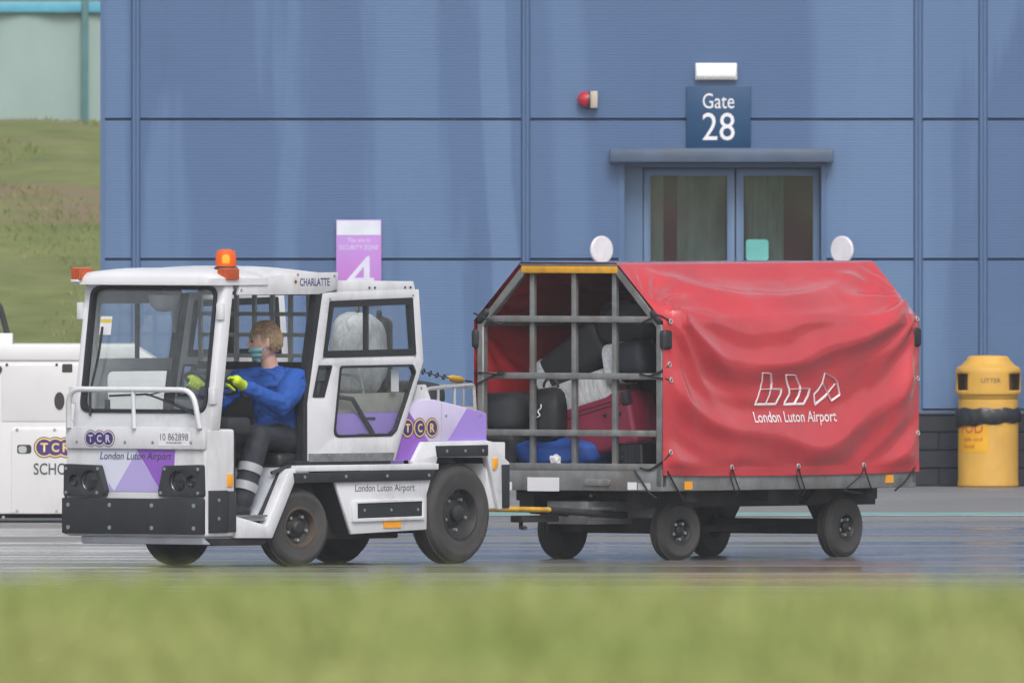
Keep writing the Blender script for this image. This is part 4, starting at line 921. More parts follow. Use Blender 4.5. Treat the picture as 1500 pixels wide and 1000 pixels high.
# ------------------------------------------------------------------ baggage cart
CT = 53.0; CD = 252.55
C0 = Vector(((970 - 750) * CD / FPX, CD - 250, 0)); ch_, cl_ = Vector((-math.cos(R(CT)), -math.sin(R(CT)), 0)), Vector((math.sin(R(CT)), -math.cos(R(CT)), 0))
CW = .76; CL = 2.80
CO = C0 - cl_ * CW
cart = tag(empty('baggage_cart', CO, R(180 + CT)), 'steel baggage cart with a red tarpaulin cover hitched behind the tractor', 'cart')
CM = Matrix.Translation(CO) @ Matrix.Rotation(R(180 + CT), 4, 'Z')
def CZ(py): return (821 - py) / 222.5
def CX(px): return (970 - px) / 133.9
def CY(px, x=0): return CW - (970 - 133.9 * x - px) / 177.7
ZD, ZS, ZT, YT = CZ(688), CZ(477), CZ(392), .375
b = B(); b.span(-CL, 0, -CW, CW, CZ(720), ZD, .006); b.obj('deck', DECK, cart)
B().span(-CL + .05, -.03, -CW + .03, CW - .03, ZD, ZD + .012).obj('deck_board', mat('deck_ply', (.14, .12, .10), .7, var=.2), cart)
b = B(); b.span(-CL + .1, -.12, -.5, -.38, CZ(745), CZ(720)); b.span(-CL + .1, -.12, .38, .5, CZ(745), CZ(720))
for x in (-.4, -1.3, -2.4): b.span(x - .05, x + .05, -.7, .7, CZ(736), CZ(720))
b.ext([(-1.85, CZ(742)), (-2.0, CZ(720)), (-2.5, CZ(720)), (-2.42, CZ(742))], .38, .55, 'xz'); b.obj('underframe', UNDER, cart)
def post(b, a, c, s=.05):
    a, c = Vector(a), Vector(c); d = (c - a); q = d.to_track_quat('Z', 'Y').to_matrix()
    b.box((a + c) / 2, (s, s, d.length), q, .006, 1)
for x, nm in ((-.026, 'front'), (-CL + .026, 'rear')):
    for s in (1, -1):
        b = B(); post(b, (x, s * (CW - .026), ZD - .12), (x, s * (CW - .026), ZS), .052); b.obj('cage_post', CAGE, cart)
        b = B(); post(b, (x, s * (CW - .028), ZS - .01), (x, s * YT, ZT - .02), .05); b.obj('cage_brace', CAGE, cart)
        B().box((x, s * (CW + .012), ZS - .10), (.09, .06, .13), None, .025, 3).obj('corner_buffer', BLACK, cart)
        B().box((x, s * (CW - .05), ZS + .05), (.085, .06, .12), Matrix.Rotation(R(45 * s), 3, 'X'), .025, 3).obj('corner_buffer', BLACK, cart)
    b = B(); b.span(x - .03, x + .03, -YT - .02, YT + .02, ZT - .05, ZT, .006); b.obj('cage_top_bar', YELLOWBAR if nm == 'front' else CAGE, cart)
yb = B().span(-.054, .0065, -YT - .03, YT + .03, ZT, ZT + .012, .002).obj('cage_top_strip', CAGE, cart)
for py in (470, 553, 636):
    b = B(); b.span(-.048, -.004, -CW + .052, CW - .052, CZ(py) - .021, CZ(py) + .021, .005); b.obj('cage_rail', CAGE, cart)
for px in (775, 836, 895):
    b = B(); b.span(-.070, -.036, CY(px) - .019, CY(px) + .019, ZD - .01, ZT - .03, .005); b.obj('cage_bar', CAGE, cart)
b = B(); b.span(-.05, .004, -CW + .052, CW - .052, ZD - .01, ZD + .035, .004); b.obj('front_sill', CAGE, cart)
for s in (1, -1):
    for z, y in ((ZT - .025, YT), (ZS, CW - .03)):
        b = B(); b.span(-CL + .05, -.05, s * y - .018, s * y + .018, z - .018, z + .018); b.obj('cage_runner', CAGE, cart)
# markings on the deck front and side
for px0, px1, y0, y1, m in ((745, 751, 708, 720, PAPER), (774, 820, 701, 721, PAPER), (920, 933, 707, 718, PAPER), (935, 953, 708, 718, GREYP)):
    B().span(.0, .003, CY(px0), CY(px1), CZ(y1), CZ(y0)).obj('sticker', m, cart)
b = B(); b.ext(rpoly([(CY(858), CZ(713)), (CY(895), CZ(713)), (CY(895), CZ(703)), (CY(858), CZ(703))], .02), 0, .012, 'yz', bev=.004); b.obj('maker_plate', STEEL, cart)
for px in (1008, 1305):
    B().span(CX(px + 5.5), CX(px - 5.5), CW, CW + .006, CZ(718 - (px - 1008) * .018), CZ(706 - (px - 1008) * .018)).obj('side_reflector', ORANGE, cart)
# tarpaulin
PATH = [Vector((CW + .016, CZ(696))), Vector((CW + .016, ZS + .02)), Vector((YT + .02, ZT + .02)), Vector((-YT - .02, ZT + .02)), Vector((-CW - .016, ZS + .02)), Vector((-CW - .016, CZ(696)))]
seglen = [(PATH[i + 1] - PATH[i]).length for i in range(5)]; TOT = sum(seglen)
def path_at(s):
    for i in range(5):
        if s <= seglen[i] or i == 4:
            d = (PATH[i + 1] - PATH[i]) / seglen[i]; return PATH[i] + d * s, Vector((d.y, -d.x)) * (1 if True else 1)
        s -= seglen[i]
H0 = seglen[0]
def ridge(x): return 1 - abs(2 * (x - math.floor(x)) - 1)
def smooth_ridge(x, p=1.6): return .45 * (0.5 - 0.5 * math.cos(2 * math.pi * x)) ** p + .55 * ridge(x) ** (p + .5)
def tarp_disp(s, t):
    """outward offset of the cover at path length s (from the near bottom edge), t = 0 front .. 1 rear"""
    if s > TOT / 2 + seglen[2] / 2: s = TOT - s
    v = s / (H0 + seglen[1])                        # 0 bottom, ~.70 shoulder, 1 top edge
    edge = min(1, t / .05) * min(1, (1 - t) / .05)
    bow = 4 * t * (1 - t)
    n = mnoise.noise((t * 2.3, v * 2.0, 4.2)); n2 = mnoise.noise((t * 6, v * 5, 9.0)); n3 = mnoise.noise((t * 15, v * 11, 2.0))
    d = 0
    env = min(1, v / .06) * (1 - sstep(.84, 1.0, v))
    sw = v + .30 * bow ** .8 + .07 * n + .02 * n2          # catenary swags hanging between the top corners
    d += .044 * env * edge * smooth_ridge(sw * 3.1 + .15, 1.4)
    d += .017 * env * edge * smooth_ridge(sw * 6.7 + .4 + .5 * n, 1.2) * (.4 + .6 * t)
    # creases fanning from the front shoulder and the rear shoulder
    for tx, vx, k, ph in ((-.02, .74, 3.2, .1), (1.03, .76, 2.6, .45)):
        dx, dy = (t - tx) * 1.9, v - vx; a = math.atan2(dy, abs(dx)); rr = math.hypot(dx, dy)
        d += .036 * env * edge * math.exp(-(rr / .55) ** 2) * smooth_ridge(a * k + ph + .25 * n, 1.3)
    # slack belly of the slope over the shoulder
    d += .040 * edge * math.exp(-((v - .60) / .16) ** 2) * math.exp(-((t - .52) / .28) ** 2)
    d -= .030 * edge * math.exp(-((v - .88) / .10) ** 2) * (.5 + .5 * bow)
    d += .008 * n2 * env * edge + .004 * n3 * env * edge
    d -= .012 * edge * (1 - sstep(0, .10, v)) * smooth_ridge(t * 3 + .5, 1)
    return max(d, -.006 if v < .68 else -.05)
def tarp_point(s, t, off=0):
    p, nn = path_at(s); d = tarp_disp(s, t) + off
    z_extra = 0
    v = s / TOT
    sag = -.012 * (4 * t * (1 - t)) if (s < .02 or s > TOT - .02) else 0
    x = .012 - t * (CL + .024)
    return Vector((x, p.x + nn.x * d, p.y + nn.y * d + sag))
NS, NT = 190, 170
bm = bmesh.new(); g = []
svals = sorted(set(list(np.linspace(0, TOT, NS))))
for s in svals: g.append([bm.verts.new(tarp_point(s, k / NT)) for k in range(NT + 1)])
for i in range(len(g) - 1):
    for k in range(NT): bm.faces.new((g[i][k], g[i][k + 1], g[i + 1][k + 1], g[i + 1][k]))
# rear closing sheet
ctr = []
for row in g: ctr.append(row[NT])
rear_poly = [bm.verts.new((v.co.x - .001, v.co.y * .999, v.co.z)) for v in ctr]; bm.faces.new(rear_poly)
def tarp_mat():
    m = bpy.data.materials.new('red_pvc_tarpaulin'); m.use_nodes = True; nt = m.node_tree; b = nt.nodes['Principled BSDF']
    n = noise_tex(nt, 2.2, 6, .6); n2 = noise_tex(nt, 7, 7, .7, stretch=(1, 1, .6))
    c = ramp(nt, n, [(.3, (.47, .024, .036)), (.7, (.57, .036, .048))])
    c = mixc(nt, ramp(nt, n2, [(.55, (0, 0, 0)), (.8, (.15,) * 3)]), c, (.45, .16, .16))
    nt.links.new(c, b.inputs['Base Color']); nt.links.new(ramp(nt, n2, [(.3, (.12,) * 3), (.7, (.22,) * 3)]), b.inputs['Roughness'])
    b.inputs['Specular IOR Level'].default_value = .8; b.inputs['Coat Weight'].default_value = .5; b.inputs['Coat Roughness'].default_value = .1
    bn = noise_tex(nt, 5, 5, .55, dist=.8); bn2 = noise_tex(nt, 26, 4, .6)
    ad = nt.nodes.new('ShaderNodeMath'); ad.operation = 'MULTIPLY_ADD'; ad.inputs[1].default_value = .12; nt.links.new(bn2, ad.inputs[0]); nt.links.new(bn, ad.inputs[2])
    bp = nt.nodes.new('ShaderNodeBump'); bp.inputs['Strength'].default_value = .3; bp.inputs['Distance'].default_value = .02
    nt.links.new(ad.outputs[0], bp.inputs['Height']); nt.links.new(bp.outputs[0], b.inputs['Normal']); return m
TARPM = tarp_mat()
s_ = B(); s_.bm.free(); s_.bm = bm; tarp = s_.obj('tarpaulin', TARPM, cart, ang=70)
# hem along the lower near edge
b = B(); pr = None
for k in range(NT + 1):
    q0, q1 = tarp_point(.0, k / NT, .003), tarp_point(.045, k / NT, .003); q0.z -= .004
    cur = (b.bm.verts.new(q0), b.bm.verts.new(q1))
    if pr: b.bm.faces.new((pr[0], cur[0], cur[1], pr[1]))
    pr = cur
b.obj('hem', TARPM, tarp, ang=70)
def tarp_at(px, py, off): 
    x = CX(px); t = (.012 - x) / (CL + .024); s = min(max(CZ(py) - PATH[0].y, 0), H0); return tarp_point(s, t, off)
PRINT = mat('white_print', (.78, .72, .75), .5)
me = text_mesh('London Luton Airport', 1.0, 1.0, bold=.012)
for v in me.vertices: v.co = tarp_at(1159 + v.co.x * 122, 616 - v.co.y * 21, .004)
link('lettering', me, tarp, PRINT)
def zoomp(x, y): return (1080 + x / 8.824, 530 + y / 8.824)
LOGO = [[(225, 170), (335, 180), (385, 300), (385, 380), (525, 385), (515, 450), (470, 575), (185, 575), (250, 380), (255, 270), (225, 170)], [(250, 380), (385, 380), (370, 450), (330, 575)],
        [(545, 200), (670, 205), (755, 340), (760, 380), (885, 380), (880, 470), (835, 575), (575, 580), (630, 450), (625, 380), (545, 200)], [(625, 385), (760, 380), (755, 470), (705, 578)],
        [(1065, 185), (1200, 250), (1240, 300), (1285, 430), (1290, 465), (1180, 540), (1130, 440), (1110, 470), (975, 585), (955, 450), (1000, 400), (1045, 310), (1065, 185)], [(1045, 310), (1130, 440), (1215, 320)], [(1130, 440), (1180, 540)]]
for ln in LOGO:
    pts = []
    for i in range(len(ln) - 1):
        for k in range(6): u = k / 6; pts.append(zoomp(ln[i][0] * (1 - u) + ln[i + 1][0] * u, ln[i][1] * (1 - u) + ln[i + 1][1] * u))
    pts.append(zoomp(*ln[-1]))
    b = B(); b.tube([tarp_at(p[0], p[1], .003) for p in pts], .0085, 6, flat=.35); b.obj('logo_outline', PRINT, tarp)
# eyelets and elastic ties
EY = mat('eyelet_zinc', (.6, .58, .58), .35, .6)
CORD = mat('black_cord', (.012, .012, .013), .7)
eyes = [(976, y) for y in (470, 535, 558, 663)] + [(x, 686) for x in (1069, 1166, 1264)] + [(1343, y) for y in (470, 560, 640)]
for px, py in eyes:
    c = tarp_at(min(px, 1343), py, .004); b = B(); b.tube([c + Vector((.014 * math.cos(a), 0, .014 * math.sin(a))) for a in np.linspace(0, 2 * math.pi, 14)[:-1]], .005, 6, closed=True); b.obj('eyelet', EY, tarp)
def cord(pts, r=.0065): B().tube(rpath(pts, .03), r, 6).obj('tie_cord', CORD, cart)
for py, tz in ((535, 553), (558, 553), (663, 690)):
    c = tarp_at(976, py, .006); cord([c, (.01, CW + .012, (c.z + CZ(tz)) / 2), (.012, CW - .10, CZ(tz)), (.005, CW - .18, CZ(tz) + .02), (-.03, CW - .2, CZ(tz))])
cord([tarp_at(976, 470, .006), (.012, CW - .02, CZ(462)), (.012, CW - .2, CZ(479)), (-.03, CW - .22, CZ(474))])
cord([(.012, -CW - .015, CZ(462)), (.012, -CW + .2, CZ(479)), (-.03, -CW + .22, CZ(474))])
cord([(.0, -CW - .02, CZ(549)), (.012, -CW + .06, CZ(549)), (.012, -CW + .22, CZ(552)), (.006, -CW + .23, CZ(545)), (.012, -CW + .0, CZ(566)), (.0, -CW - .03, CZ(570))])
cord([(.012, CW - .22, CZ(690)), (.012, CW - .16, CZ(705)), (.012, CW - .10, CZ(722)), (-.02, CW - .06, CZ(730))])
for px in (1069, 1166, 1264):
    c = tarp_at(px, 686, .006); cord([c, (c.x + .02, CW + .02, CZ(700)), (c.x - .04 if px < 1200 else c.x + .22, CW + .016, CZ(723)), (c.x - .05, CW - .03, CZ(728))], .005)
    cord([c, (c.x - .03, CW + .022, CZ(702)), (c.x - .10, CW + .014, CZ(724)), (c.x - .1, CW - .03, CZ(729))], .005)
cord([(-.03, CW + .02, CZ(690)), (-.12, CW + .016, CZ(712)), (-.22, CW + .012, CZ(733))], .007)
cord([(CX(1340), CW + .02, CZ(690)), (CX(1325), CW + .018, CZ(712)), (CX(1312), CW + .01, CZ(724))], .007)
# running gear
wheel(cart, (-2.25, .54, .20), .205, .125, .085, side=1); wheel(cart, (-2.25, -.54, .20), .205, .125, .085, side=-1)
ax = empty('front_axle', (-.54, 0, 0), R(-10), cart)
B().span(-.06, .06, -.5, .5, .17, .27, .01).obj('axle_beam', UNDER, ax)
B().span(-.34, .47, -.19, .20, .232, .384, .008).obj('turntable_box', DECK, ax)
B().lathe([(0, .385), (.24, .385), (.24, .42), (0, .42)], None, 28).obj('turntable', UNDER, ax)
wheel(cart, (-.54 + .54 * math.sin(R(10)), .54 * math.cos(R(10)), .19), .195, .12, .085, ang=-10, side=1)
wheel(cart, (-.54 - .54 * math.sin(R(10)), -.54 * math.cos(R(10)), .19), .195, .12, .085, ang=-10, side=-1)
b = B(); b.span(-2.30, -2.20, -.5, .5, .15, .25, .01); b.span(-2.3, -.6, .02, .08, .17, .21); b.ext([(-2.05, .44), (-2.2, .25), (-2.3, .25), (-2.45, .44)], .36, .42, 'xz'); b.ext([(-2.05, .44), (-2.2, .25), (-2.3, .25), (-2.45, .44)], -.42, -.36, 'xz'); b.obj('rear_axle', UNDER, cart)
pl = B().span(.22, .43, .2005, .2035, .265, .345).obj('number_plate', mat('grubby_plate', (.42, .42, .41), .5, dirt=(.2, .2, .2), dirt_amt=.6), ax)
text('L 00292', (.325, .2042, .312), LEFT_R, UPV, .17, .035, INK, pl)
# drawbar: from the axle to the tractor hitch
hitch = CM.inverted() @ (TM @ Vector((LX(762), 0, LZ(749))))
hv = Vector(hitch); a0 = Vector((-.36, .05, .30))
mid_ = hv + (a0 - hv) * .56; dn = (a0 - hv).normalized()
b = B()
for s in (1, -1): b.tube([mid_ + Vector((0, .075 * s, .008)), hv + dn * .10], .027, 10, flat=.7)
b.tube([hv + dn * .12, hv + dn * .04], .03, 10); b.obj('drawbar', YELLOWP, cart)
b = B()
for s in (1, -1): b.tube([a0 + Vector((0, .14 * s, -.01)), mid_ + dn * .01 + Vector((0, .075 * s, .006))], .024, 10)
b.obj('drawbar_root', UNDER, cart)
b = B(); b.tube([hv + Vector((.055 * math.cos(k * .524), .055 * math.sin(k * .524), 0)) for k in range(12)], .016, 8, closed=True); b.obj('towing_eye', STEEL, cart)
b = B(); m0 = a0 + (hv - a0) * .5; b.span(m0.x - .25, m0.x + .15, m0.y - .05, m0.y + .05, m0.z - .075, m0.z - .03, .006); b.tube([m0 + Vector((.1, 0, -.05)), m0 + Vector((.1, .0, -.11)), m0 + Vector((.16, .08, -.11))], .014, 8); b.obj('brake_linkage', UNDER, cart)
b = B(); b.tube(rpath([a0 + Vector((.02, -.06, .03)), a0 + Vector((.10, -.02, .13)), a0 + Vector((.22, .02, .12))], .05), .012, 8); b.obj('brake_lever', STEEL, cart)

# ------------------------------------------------------------------ chain
chn = tag(empty('chain', (0, 0, 0)), 'dark steel chain with a yellow hook hanging between tractor and cart', 'chain')
pA = TM @ Vector((LX(616), .50, LZ(540))); pB = CM @ Vector((.03, -CW - .02, CZ(562)))
chn.location = pA
link_me = None; nL = 11
def sagp(u): return pA.lerp(pB, u) + Vector((0, 0, -.012 * 4 * u * (1 - u)))
for k in range(nL):
    if link_me is None:
        b = B(); b.tube([Vector((.026 * math.cos(a) + math.copysign(.012, math.cos(a)), .016 * math.sin(a), 0)) for a in np.linspace(0, 2 * math.pi, 15)[:-1]], .0048, 6, closed=True); link_me = b.mesh('link'); link_me.materials.append(mat('chain_steel', (.05, .055, .065), .5, .5))
    u = (k + .5) / nL * .62; d = (sagp(u + .01) - sagp(u - .01)).normalized(); q = d.to_track_quat('X', 'Z').to_matrix().to_4x4() @ Matrix.Rotation(R(90 * (k % 2) + 20), 4, 'X')
    o = link('link', link_me, chn); o.matrix_local = Matrix.Translation(sagp(u) - pA) @ q
b = B(); b.tube([sagp(u) - pA for u in np.linspace(.62, .86, 8)], [.012, .02, .026, .022, .026, .024, .02, .012], 10); b.obj('hook', mat('hook_yellow', (.72, .42, .05), .5), chn)
b = B(); b.tube([sagp(u) - pA for u in np.linspace(.85, 1, 6)], .006, 6); b.obj('cord', CORD, chn)

# ------------------------------------------------------------------ luggage in the cart
def CLm(px, py, x, rx=0, rz=0, ry=0):               # place by the photo's column/row on the plane X = x inside the cart; rx tilts in the picture
    return CM @ Matrix.Translation((x, CY(px, x), CZ(py))) @ Matrix.Rotation(rx, 4, 'X') @ Matrix.Rotation(R(90) + rz, 4, 'Z') @ Matrix.Rotation(ry, 4, 'Y')
CLEAR = mat('clear_band', (.52, .54, .58), .25, var=.25, scale=30, bump=.5, bscale=30)
BURG = mat('burgundy_nylon', (.25, .022, .06), .55, var=.12, scale=8, bump=.12, bscale=120)
BLUEB = mat('blue_fabric', (.012, .07, .32), .6, var=.2, scale=6, bump=.3, bscale=14)
# local x of a case runs across the cart (picture left-right), so sizes read (across, along the cart, height)
bs = suitcase('suitcase', 'burgundy suitcase with dark studs tilted in the middle of the cart load', 'suitcase', CLm(900, 667, -.36, R(14)), (.62, .30, .37), BURG, bev=.035, handle=False)
for x_, z_ in ((-.22, .06), (-.14, .05), (.10, .24), (.16, .04), (.22, .22)):
    o = B().lathe([(0, .014), (.008, .013), (.014, .006), (.015, 0)], Matrix.Translation((x_, -.149, z_)) @ Matrix.Rotation(R(90), 4, 'X'), 14).obj('stud', BLACKP, bs)
b = B(); b.tube([(-.30, -.150, .315), (.30, -.150, .315)], .006, 6); b.obj('piping', BURG, bs)
b = B(); b.tube([(-.30, -.150, .285), (.30, -.150, .285)], .004, 6); b.obj('piping', MAROON, bs)
B().box((.285, -.13, .31), (.06, .06, .10), None, .015).obj('corner_patch', BLACKP, bs)
suitcase('suitcase', 'case wrapped in crinkled clear plastic lying on the burgundy suitcase', 'suitcase', CLm(868, 608, -.36, R(16)), (.60, .30, .24), WRAP, bev=.06, handle=False, wheels=False)
suitcase('suitcase', 'black suitcase with a clear wrap band lying tilted on top of the pile', 'suitcase', CLm(868, 556, -.46, R(33)), (.60, .34, .27), NYLON, bev=.05, handle=False, straps=[(-.25, CLEAR)])
suitcase('suitcase', 'black case with thin white piping wedged against the cart corner', 'suitcase', CLm(938, 560, -.30, R(10)), (.28, .26, .27), mat('navy_black', (.012, .017, .026), .55), bev=.09, handle=False, wheels=False, straps=[(-.13, CLEAR)])
blob('bag', 'black soft bag crammed under the cover at the top of the pile', 'bag', CLm(930, 507, -.42), (.46, .36, .30), NYLON, 11)
blob('duffel_bag', 'charcoal barrel shaped duffel bag beside the black rucksack', 'bag', CLm(744, 637, -.26), (.42, .36, .28), NYLON2, 5, amp=.07)
rk = blob('rucksack', 'black rucksack with a small pale curl mark leaning on the burgundy case', 'bag', CLm(808, 648, -.20), (.26, .24, .36), NYLON, 8, amp=.06, detail='loop')
b = B(); b.tube(rpath([(.015, -.128, .24), (.02, -.131, .215), (-.012, -.131, .195), (.012, -.131, .165), (-.015, -.128, .155)], .012), .004, 6); b.obj('curl_mark', PAPER, rk)
blob('bag', 'bright blue soft bag squashed on the cart floor under the suitcases', 'bag', CLm(830, 687, -.30), (.66, .42, .20), BLUEB, 2, amp=.10)
tg = blob('paper_label', 'crumpled white paper label lying on the blue bag', 'label', CLm(815, 685, -.085), (.075, .04, .075), PAPER, 21, amp=.35)
suitcase('suitcase', 'small black case with a red corner on the floor of the cart', 'suitcase', CLm(940, 686, -.22, R(2)), (.24, .30, .16), mat('glossy_black', (.015, .016, .02), .3), bev=.02, handle=False, ridge=3)
suitcase('suitcase', 'dark charcoal case under the barrel duffel bag on the cart floor', 'suitcase', CLm(740, 686, -.30), (.42, .40, .21), NYLON2, bev=.04, handle=False)
for px, py, x, sz, lb_ in ((905, 686, -.95, (.70, .45, .78), 'tall black suitcase standing deep inside the cart behind the burgundy case'), (790, 686, -.85, (.50, .4, .38), 'low black case deep inside the cart behind the rucksack')):
    suitcase('suitcase', lb_, 'suitcase', CLm(px, py, x), sz, NYLON, bev=.05)

# ------------------------------------------------------------------ the driver
def dg_mesh(ob):
    bpy.context.view_layer.update(); return bpy.data.meshes.new_from_object(ob.evaluated_get(bpy.context.evaluated_depsgraph_get()))
def fuse(b, voxel, smooth_it=6, name='m'):
    me = b.mesh(name, smooth=False); o = bpy.data.objects.new('tmp', me); COL.objects.link(o)
    r = o.modifiers.new('r', 'REMESH'); r.mode = 'VOXEL'; r.voxel_size = voxel
    if smooth_it: s = o.modifiers.new('s', 'SMOOTH'); s.factor = .5; s.iterations = smooth_it
    res = dg_mesh(o); bpy.data.objects.remove(o)
    res.polygons.foreach_set('use_smooth', [True] * len(res.polygons)); return res
def limb(b, pts, radii, n=14, flat=None):             # closed tapered limb with rounded ends
    P = [Vector(p) for p in pts]; r = list(radii)
    d0 = (P[0] - P[1]).normalized(); d1 = (P[-1] - P[-2]).normalized()
    P = [P[0] + d0 * r[0] * .8, P[0] + d0 * r[0] * .5] + P + [P[-1] + d1 * r[-1] * .5, P[-1] + d1 * r[-1] * .8]
    r = [r[0] * .35, r[0] * .8] + r + [r[-1] * .8, r[-1] * .35]; b.tube(P, r, n, flat=flat)
def loft(b, secs, n=24):                              # secs: (centre, half width along side vec, half depth along front vec, side, front)
    rings = []
    for c, a, d, sv, fv in secs:
        rings.append([b.bm.verts.new(Vector(c) + Vector(sv) * a * math.copysign(abs(math.cos(2 * math.pi * k / n)) ** .85, math.cos(2 * math.pi * k / n)) + Vector(fv) * d * math.sin(2 * math.pi * k / n)) for k in range(n)])
    for p, q in zip(rings, rings[1:]):
        for k in range(n): b.bm.faces.new((p[k], p[(k + 1) % n], q[(k + 1) % n], q[k]))
    b.bm.faces.new(list(reversed(rings[0]))); b.bm.faces.new(rings[-1])
SKIN = mat('skin', (.62, .37, .30), .5, var=.08, scale=12)
SWEAT = mat('royal_blue_sweatshirt', (.012, .075, .34), .85, var=.15, scale=10, bump=.25, bscale=22)
TROUS = mat('dark_navy_trousers', (.018, .022, .032), .8, var=.2, scale=12, bump=.3, bscale=22)
GLOVE = mat('hi_vis_glove', (.55, .72, .02), .6, var=.08)
BOOT = mat('black_boot', (.015, .015, .016), .45)
SILV = mat('reflective_band', (.33, .35, .38), .4, var=.08)
HAIR = mat('fair_hair', (.21, .14, .085), .65, var=.3, scale=24, stretch=(1, 1, .3), bump=.8, bscale=45)
MASK = mat('turquoise_mask', (.22, .46, .52), .8, var=.1, scale=14, bump=.3, bscale=30)
prs = tag(empty('person', TM @ Vector((-1.05, .33, .33)), R(180 + TH)), 'person in blue sweatshirt, face mask and yellow gloves driving the tractor', 'person')
PO = Vector((-1.05, .33, .33))
def pv(x, y, z): return Vector((x, y, z)) - PO
# joints, tractor frame
hipL, hipR = pv(-1.10, .43, .80), pv(-1.10, .22, .80)
kneL, kneR = pv(-.71, .45, .85), pv(-.66, .20, .84)
ankL, ankR = pv(-.545, .44, .43), pv(-.44, .20, .42)
shL, shR = pv(-1.03, .505, 1.205), pv(-.93, .125, 1.205)
elL, elR = pv(-.80, .565, 1.045), pv(-.76, .05, 1.06)
wrL, wrR = pv(-.535, .462, 1.172), pv(-.535, .125, 1.172)
neck, headc = pv(-.985, .315, 1.285), pv(-.935, .315, 1.455)
tw = R(-14); sv = Vector((-math.sin(tw), math.cos(tw), 0)); sv0 = Vector((0, 1, 0)); fv = Vector((math.cos(tw), math.sin(tw), 0)); fv0 = Vector((1, 0, 0))
# head frame: facing picture left
ha = R(-47); hf = Vector((math.cos(ha), math.sin(ha), -.04)).normalized(); hs_ = Vector((0, 0, 1)).cross(hf).normalized(); hu = hf.cross(hs_)
HM = Matrix((hf, hs_, hu)).transposed().to_4x4(); HM.translation = headc
def head_pt(d):                                       # unit direction (front, side, up) -> surface
    x, y, z = d
    fr = max(0, x)
    rx, ry, rz_ = .104, .080, .126
    p = Vector((x * rx, y * ry, z * rz_))
    if x < 0 : p.x *= 1.05 if z > -.3 else 1.05 - .35 * min(1, (-.3 - z) / .5)
    if z < -.15:                                       # jaw
        k = min(1, (-.15 - z) / .8); p.y *= 1 - .28 * k; p.x += .018 * k * (1 if x > 0 else .6)
    if x > .3:                                         # flatten the face
        p.x -= .012 * (x - .3)
        g = lambda zc, sz, yc=0, sy=.12: math.exp(-((z - zc) / sz) ** 2) * math.exp(-((y - yc) / sy) ** 2)
        p.x += .030 * g(-.16, .10, 0, .13) + .014 * g(-.02, .14, 0, .10)   # nose
        p.x += .007 * g(.17, .07, 0, .5)               # brow
        p.x -= .008 * (g(.03, .07, .38, .16) + g(.03, .07, -.38, .16))    # sockets
        p.x += .008 * g(-.44, .07, 0, .25) - .005 * g(-.55, .05, 0, .3) + .010 * g(-.78, .12, 0, .3)
    return p
def head_grid(b, keep=None, off=0.0, nu=48, nv=36, rough=0):
    g = []
    for j in range(nv + 1):
        ph = math.pi * j / nv; row = []
        for i in range(nu):
            th = 2 * math.pi * i / nu; d = Vector((math.sin(ph) * math.cos(th), math.sin(ph) * math.sin(th), math.cos(ph)))
            p = head_pt(d); o = off(d) if callable(off) else off
            row.append((b.bm.verts.new(HM @ (p + Vector((d.x, d.y, d.z)) * o)), d))
        g.append(row)
    for j in range(nv):
        for i in range(nu):
            q = [g[j][i], g[j][(i + 1) % nu], g[j + 1][(i + 1) % nu], g[j + 1][i]]
            dm = sum((v[1] for v in q), Vector()) / 4
            if keep is None or keep(dm):
                try: b.bm.faces.new([v[0] for v in q])
                except ValueError: pass
    bmesh.ops.remove_doubles(b.bm, verts=b.bm.verts[:], dist=1e-5)
# body (skin), one continuous surface under the clothes
b = B(); head_grid(b)
limb(b, [neck + Vector((-.01, 0, -.02)), headc + Vector((-.02, 0, -.07))], [.058, .052])
loft(b, [(pv(-1.10, .325, .74), .15, .10, sv0, fv0), (pv(-1.12, .325, .90), .14, .10, sv0, fv0), (pv(-1.06, .32, 1.12), .15, .10, sv, fv), (pv(-1.0, .315, 1.24), .10, .07, sv, fv), (pv(-.99, .315, 1.29), .05, .05, sv, fv)])
for s_, e_, w_ in ((shL, elL, wrL), (shR, elR, wrR)): limb(b, [s_, e_, w_], [.045, .038, .028])
for h_, k_, a_ in ((hipL, kneL, ankL), (hipR, kneR, ankR)): limb(b, [h_, k_, a_], [.07, .052, .038])
for s in (1, -1):                                     # ears
    c = HM @ Vector((-.012, s * .078, -.008)); limb(b, [c + hu * .022, c - hu * .022], [.016, .012], 8)
link('body', fuse(b, .0055, 3), prs, SKIN)
b = B()
for s in (1, -1): 
    c = HM @ Vector((.083, s * .030, .006)); bmesh.ops.create_icosphere(b.bm, subdivisions=2, radius=.011, matrix=Matrix.Translation(c))
b.obj('eyes', mat('eye_dark', (.05, .045, .045), .2), prs)
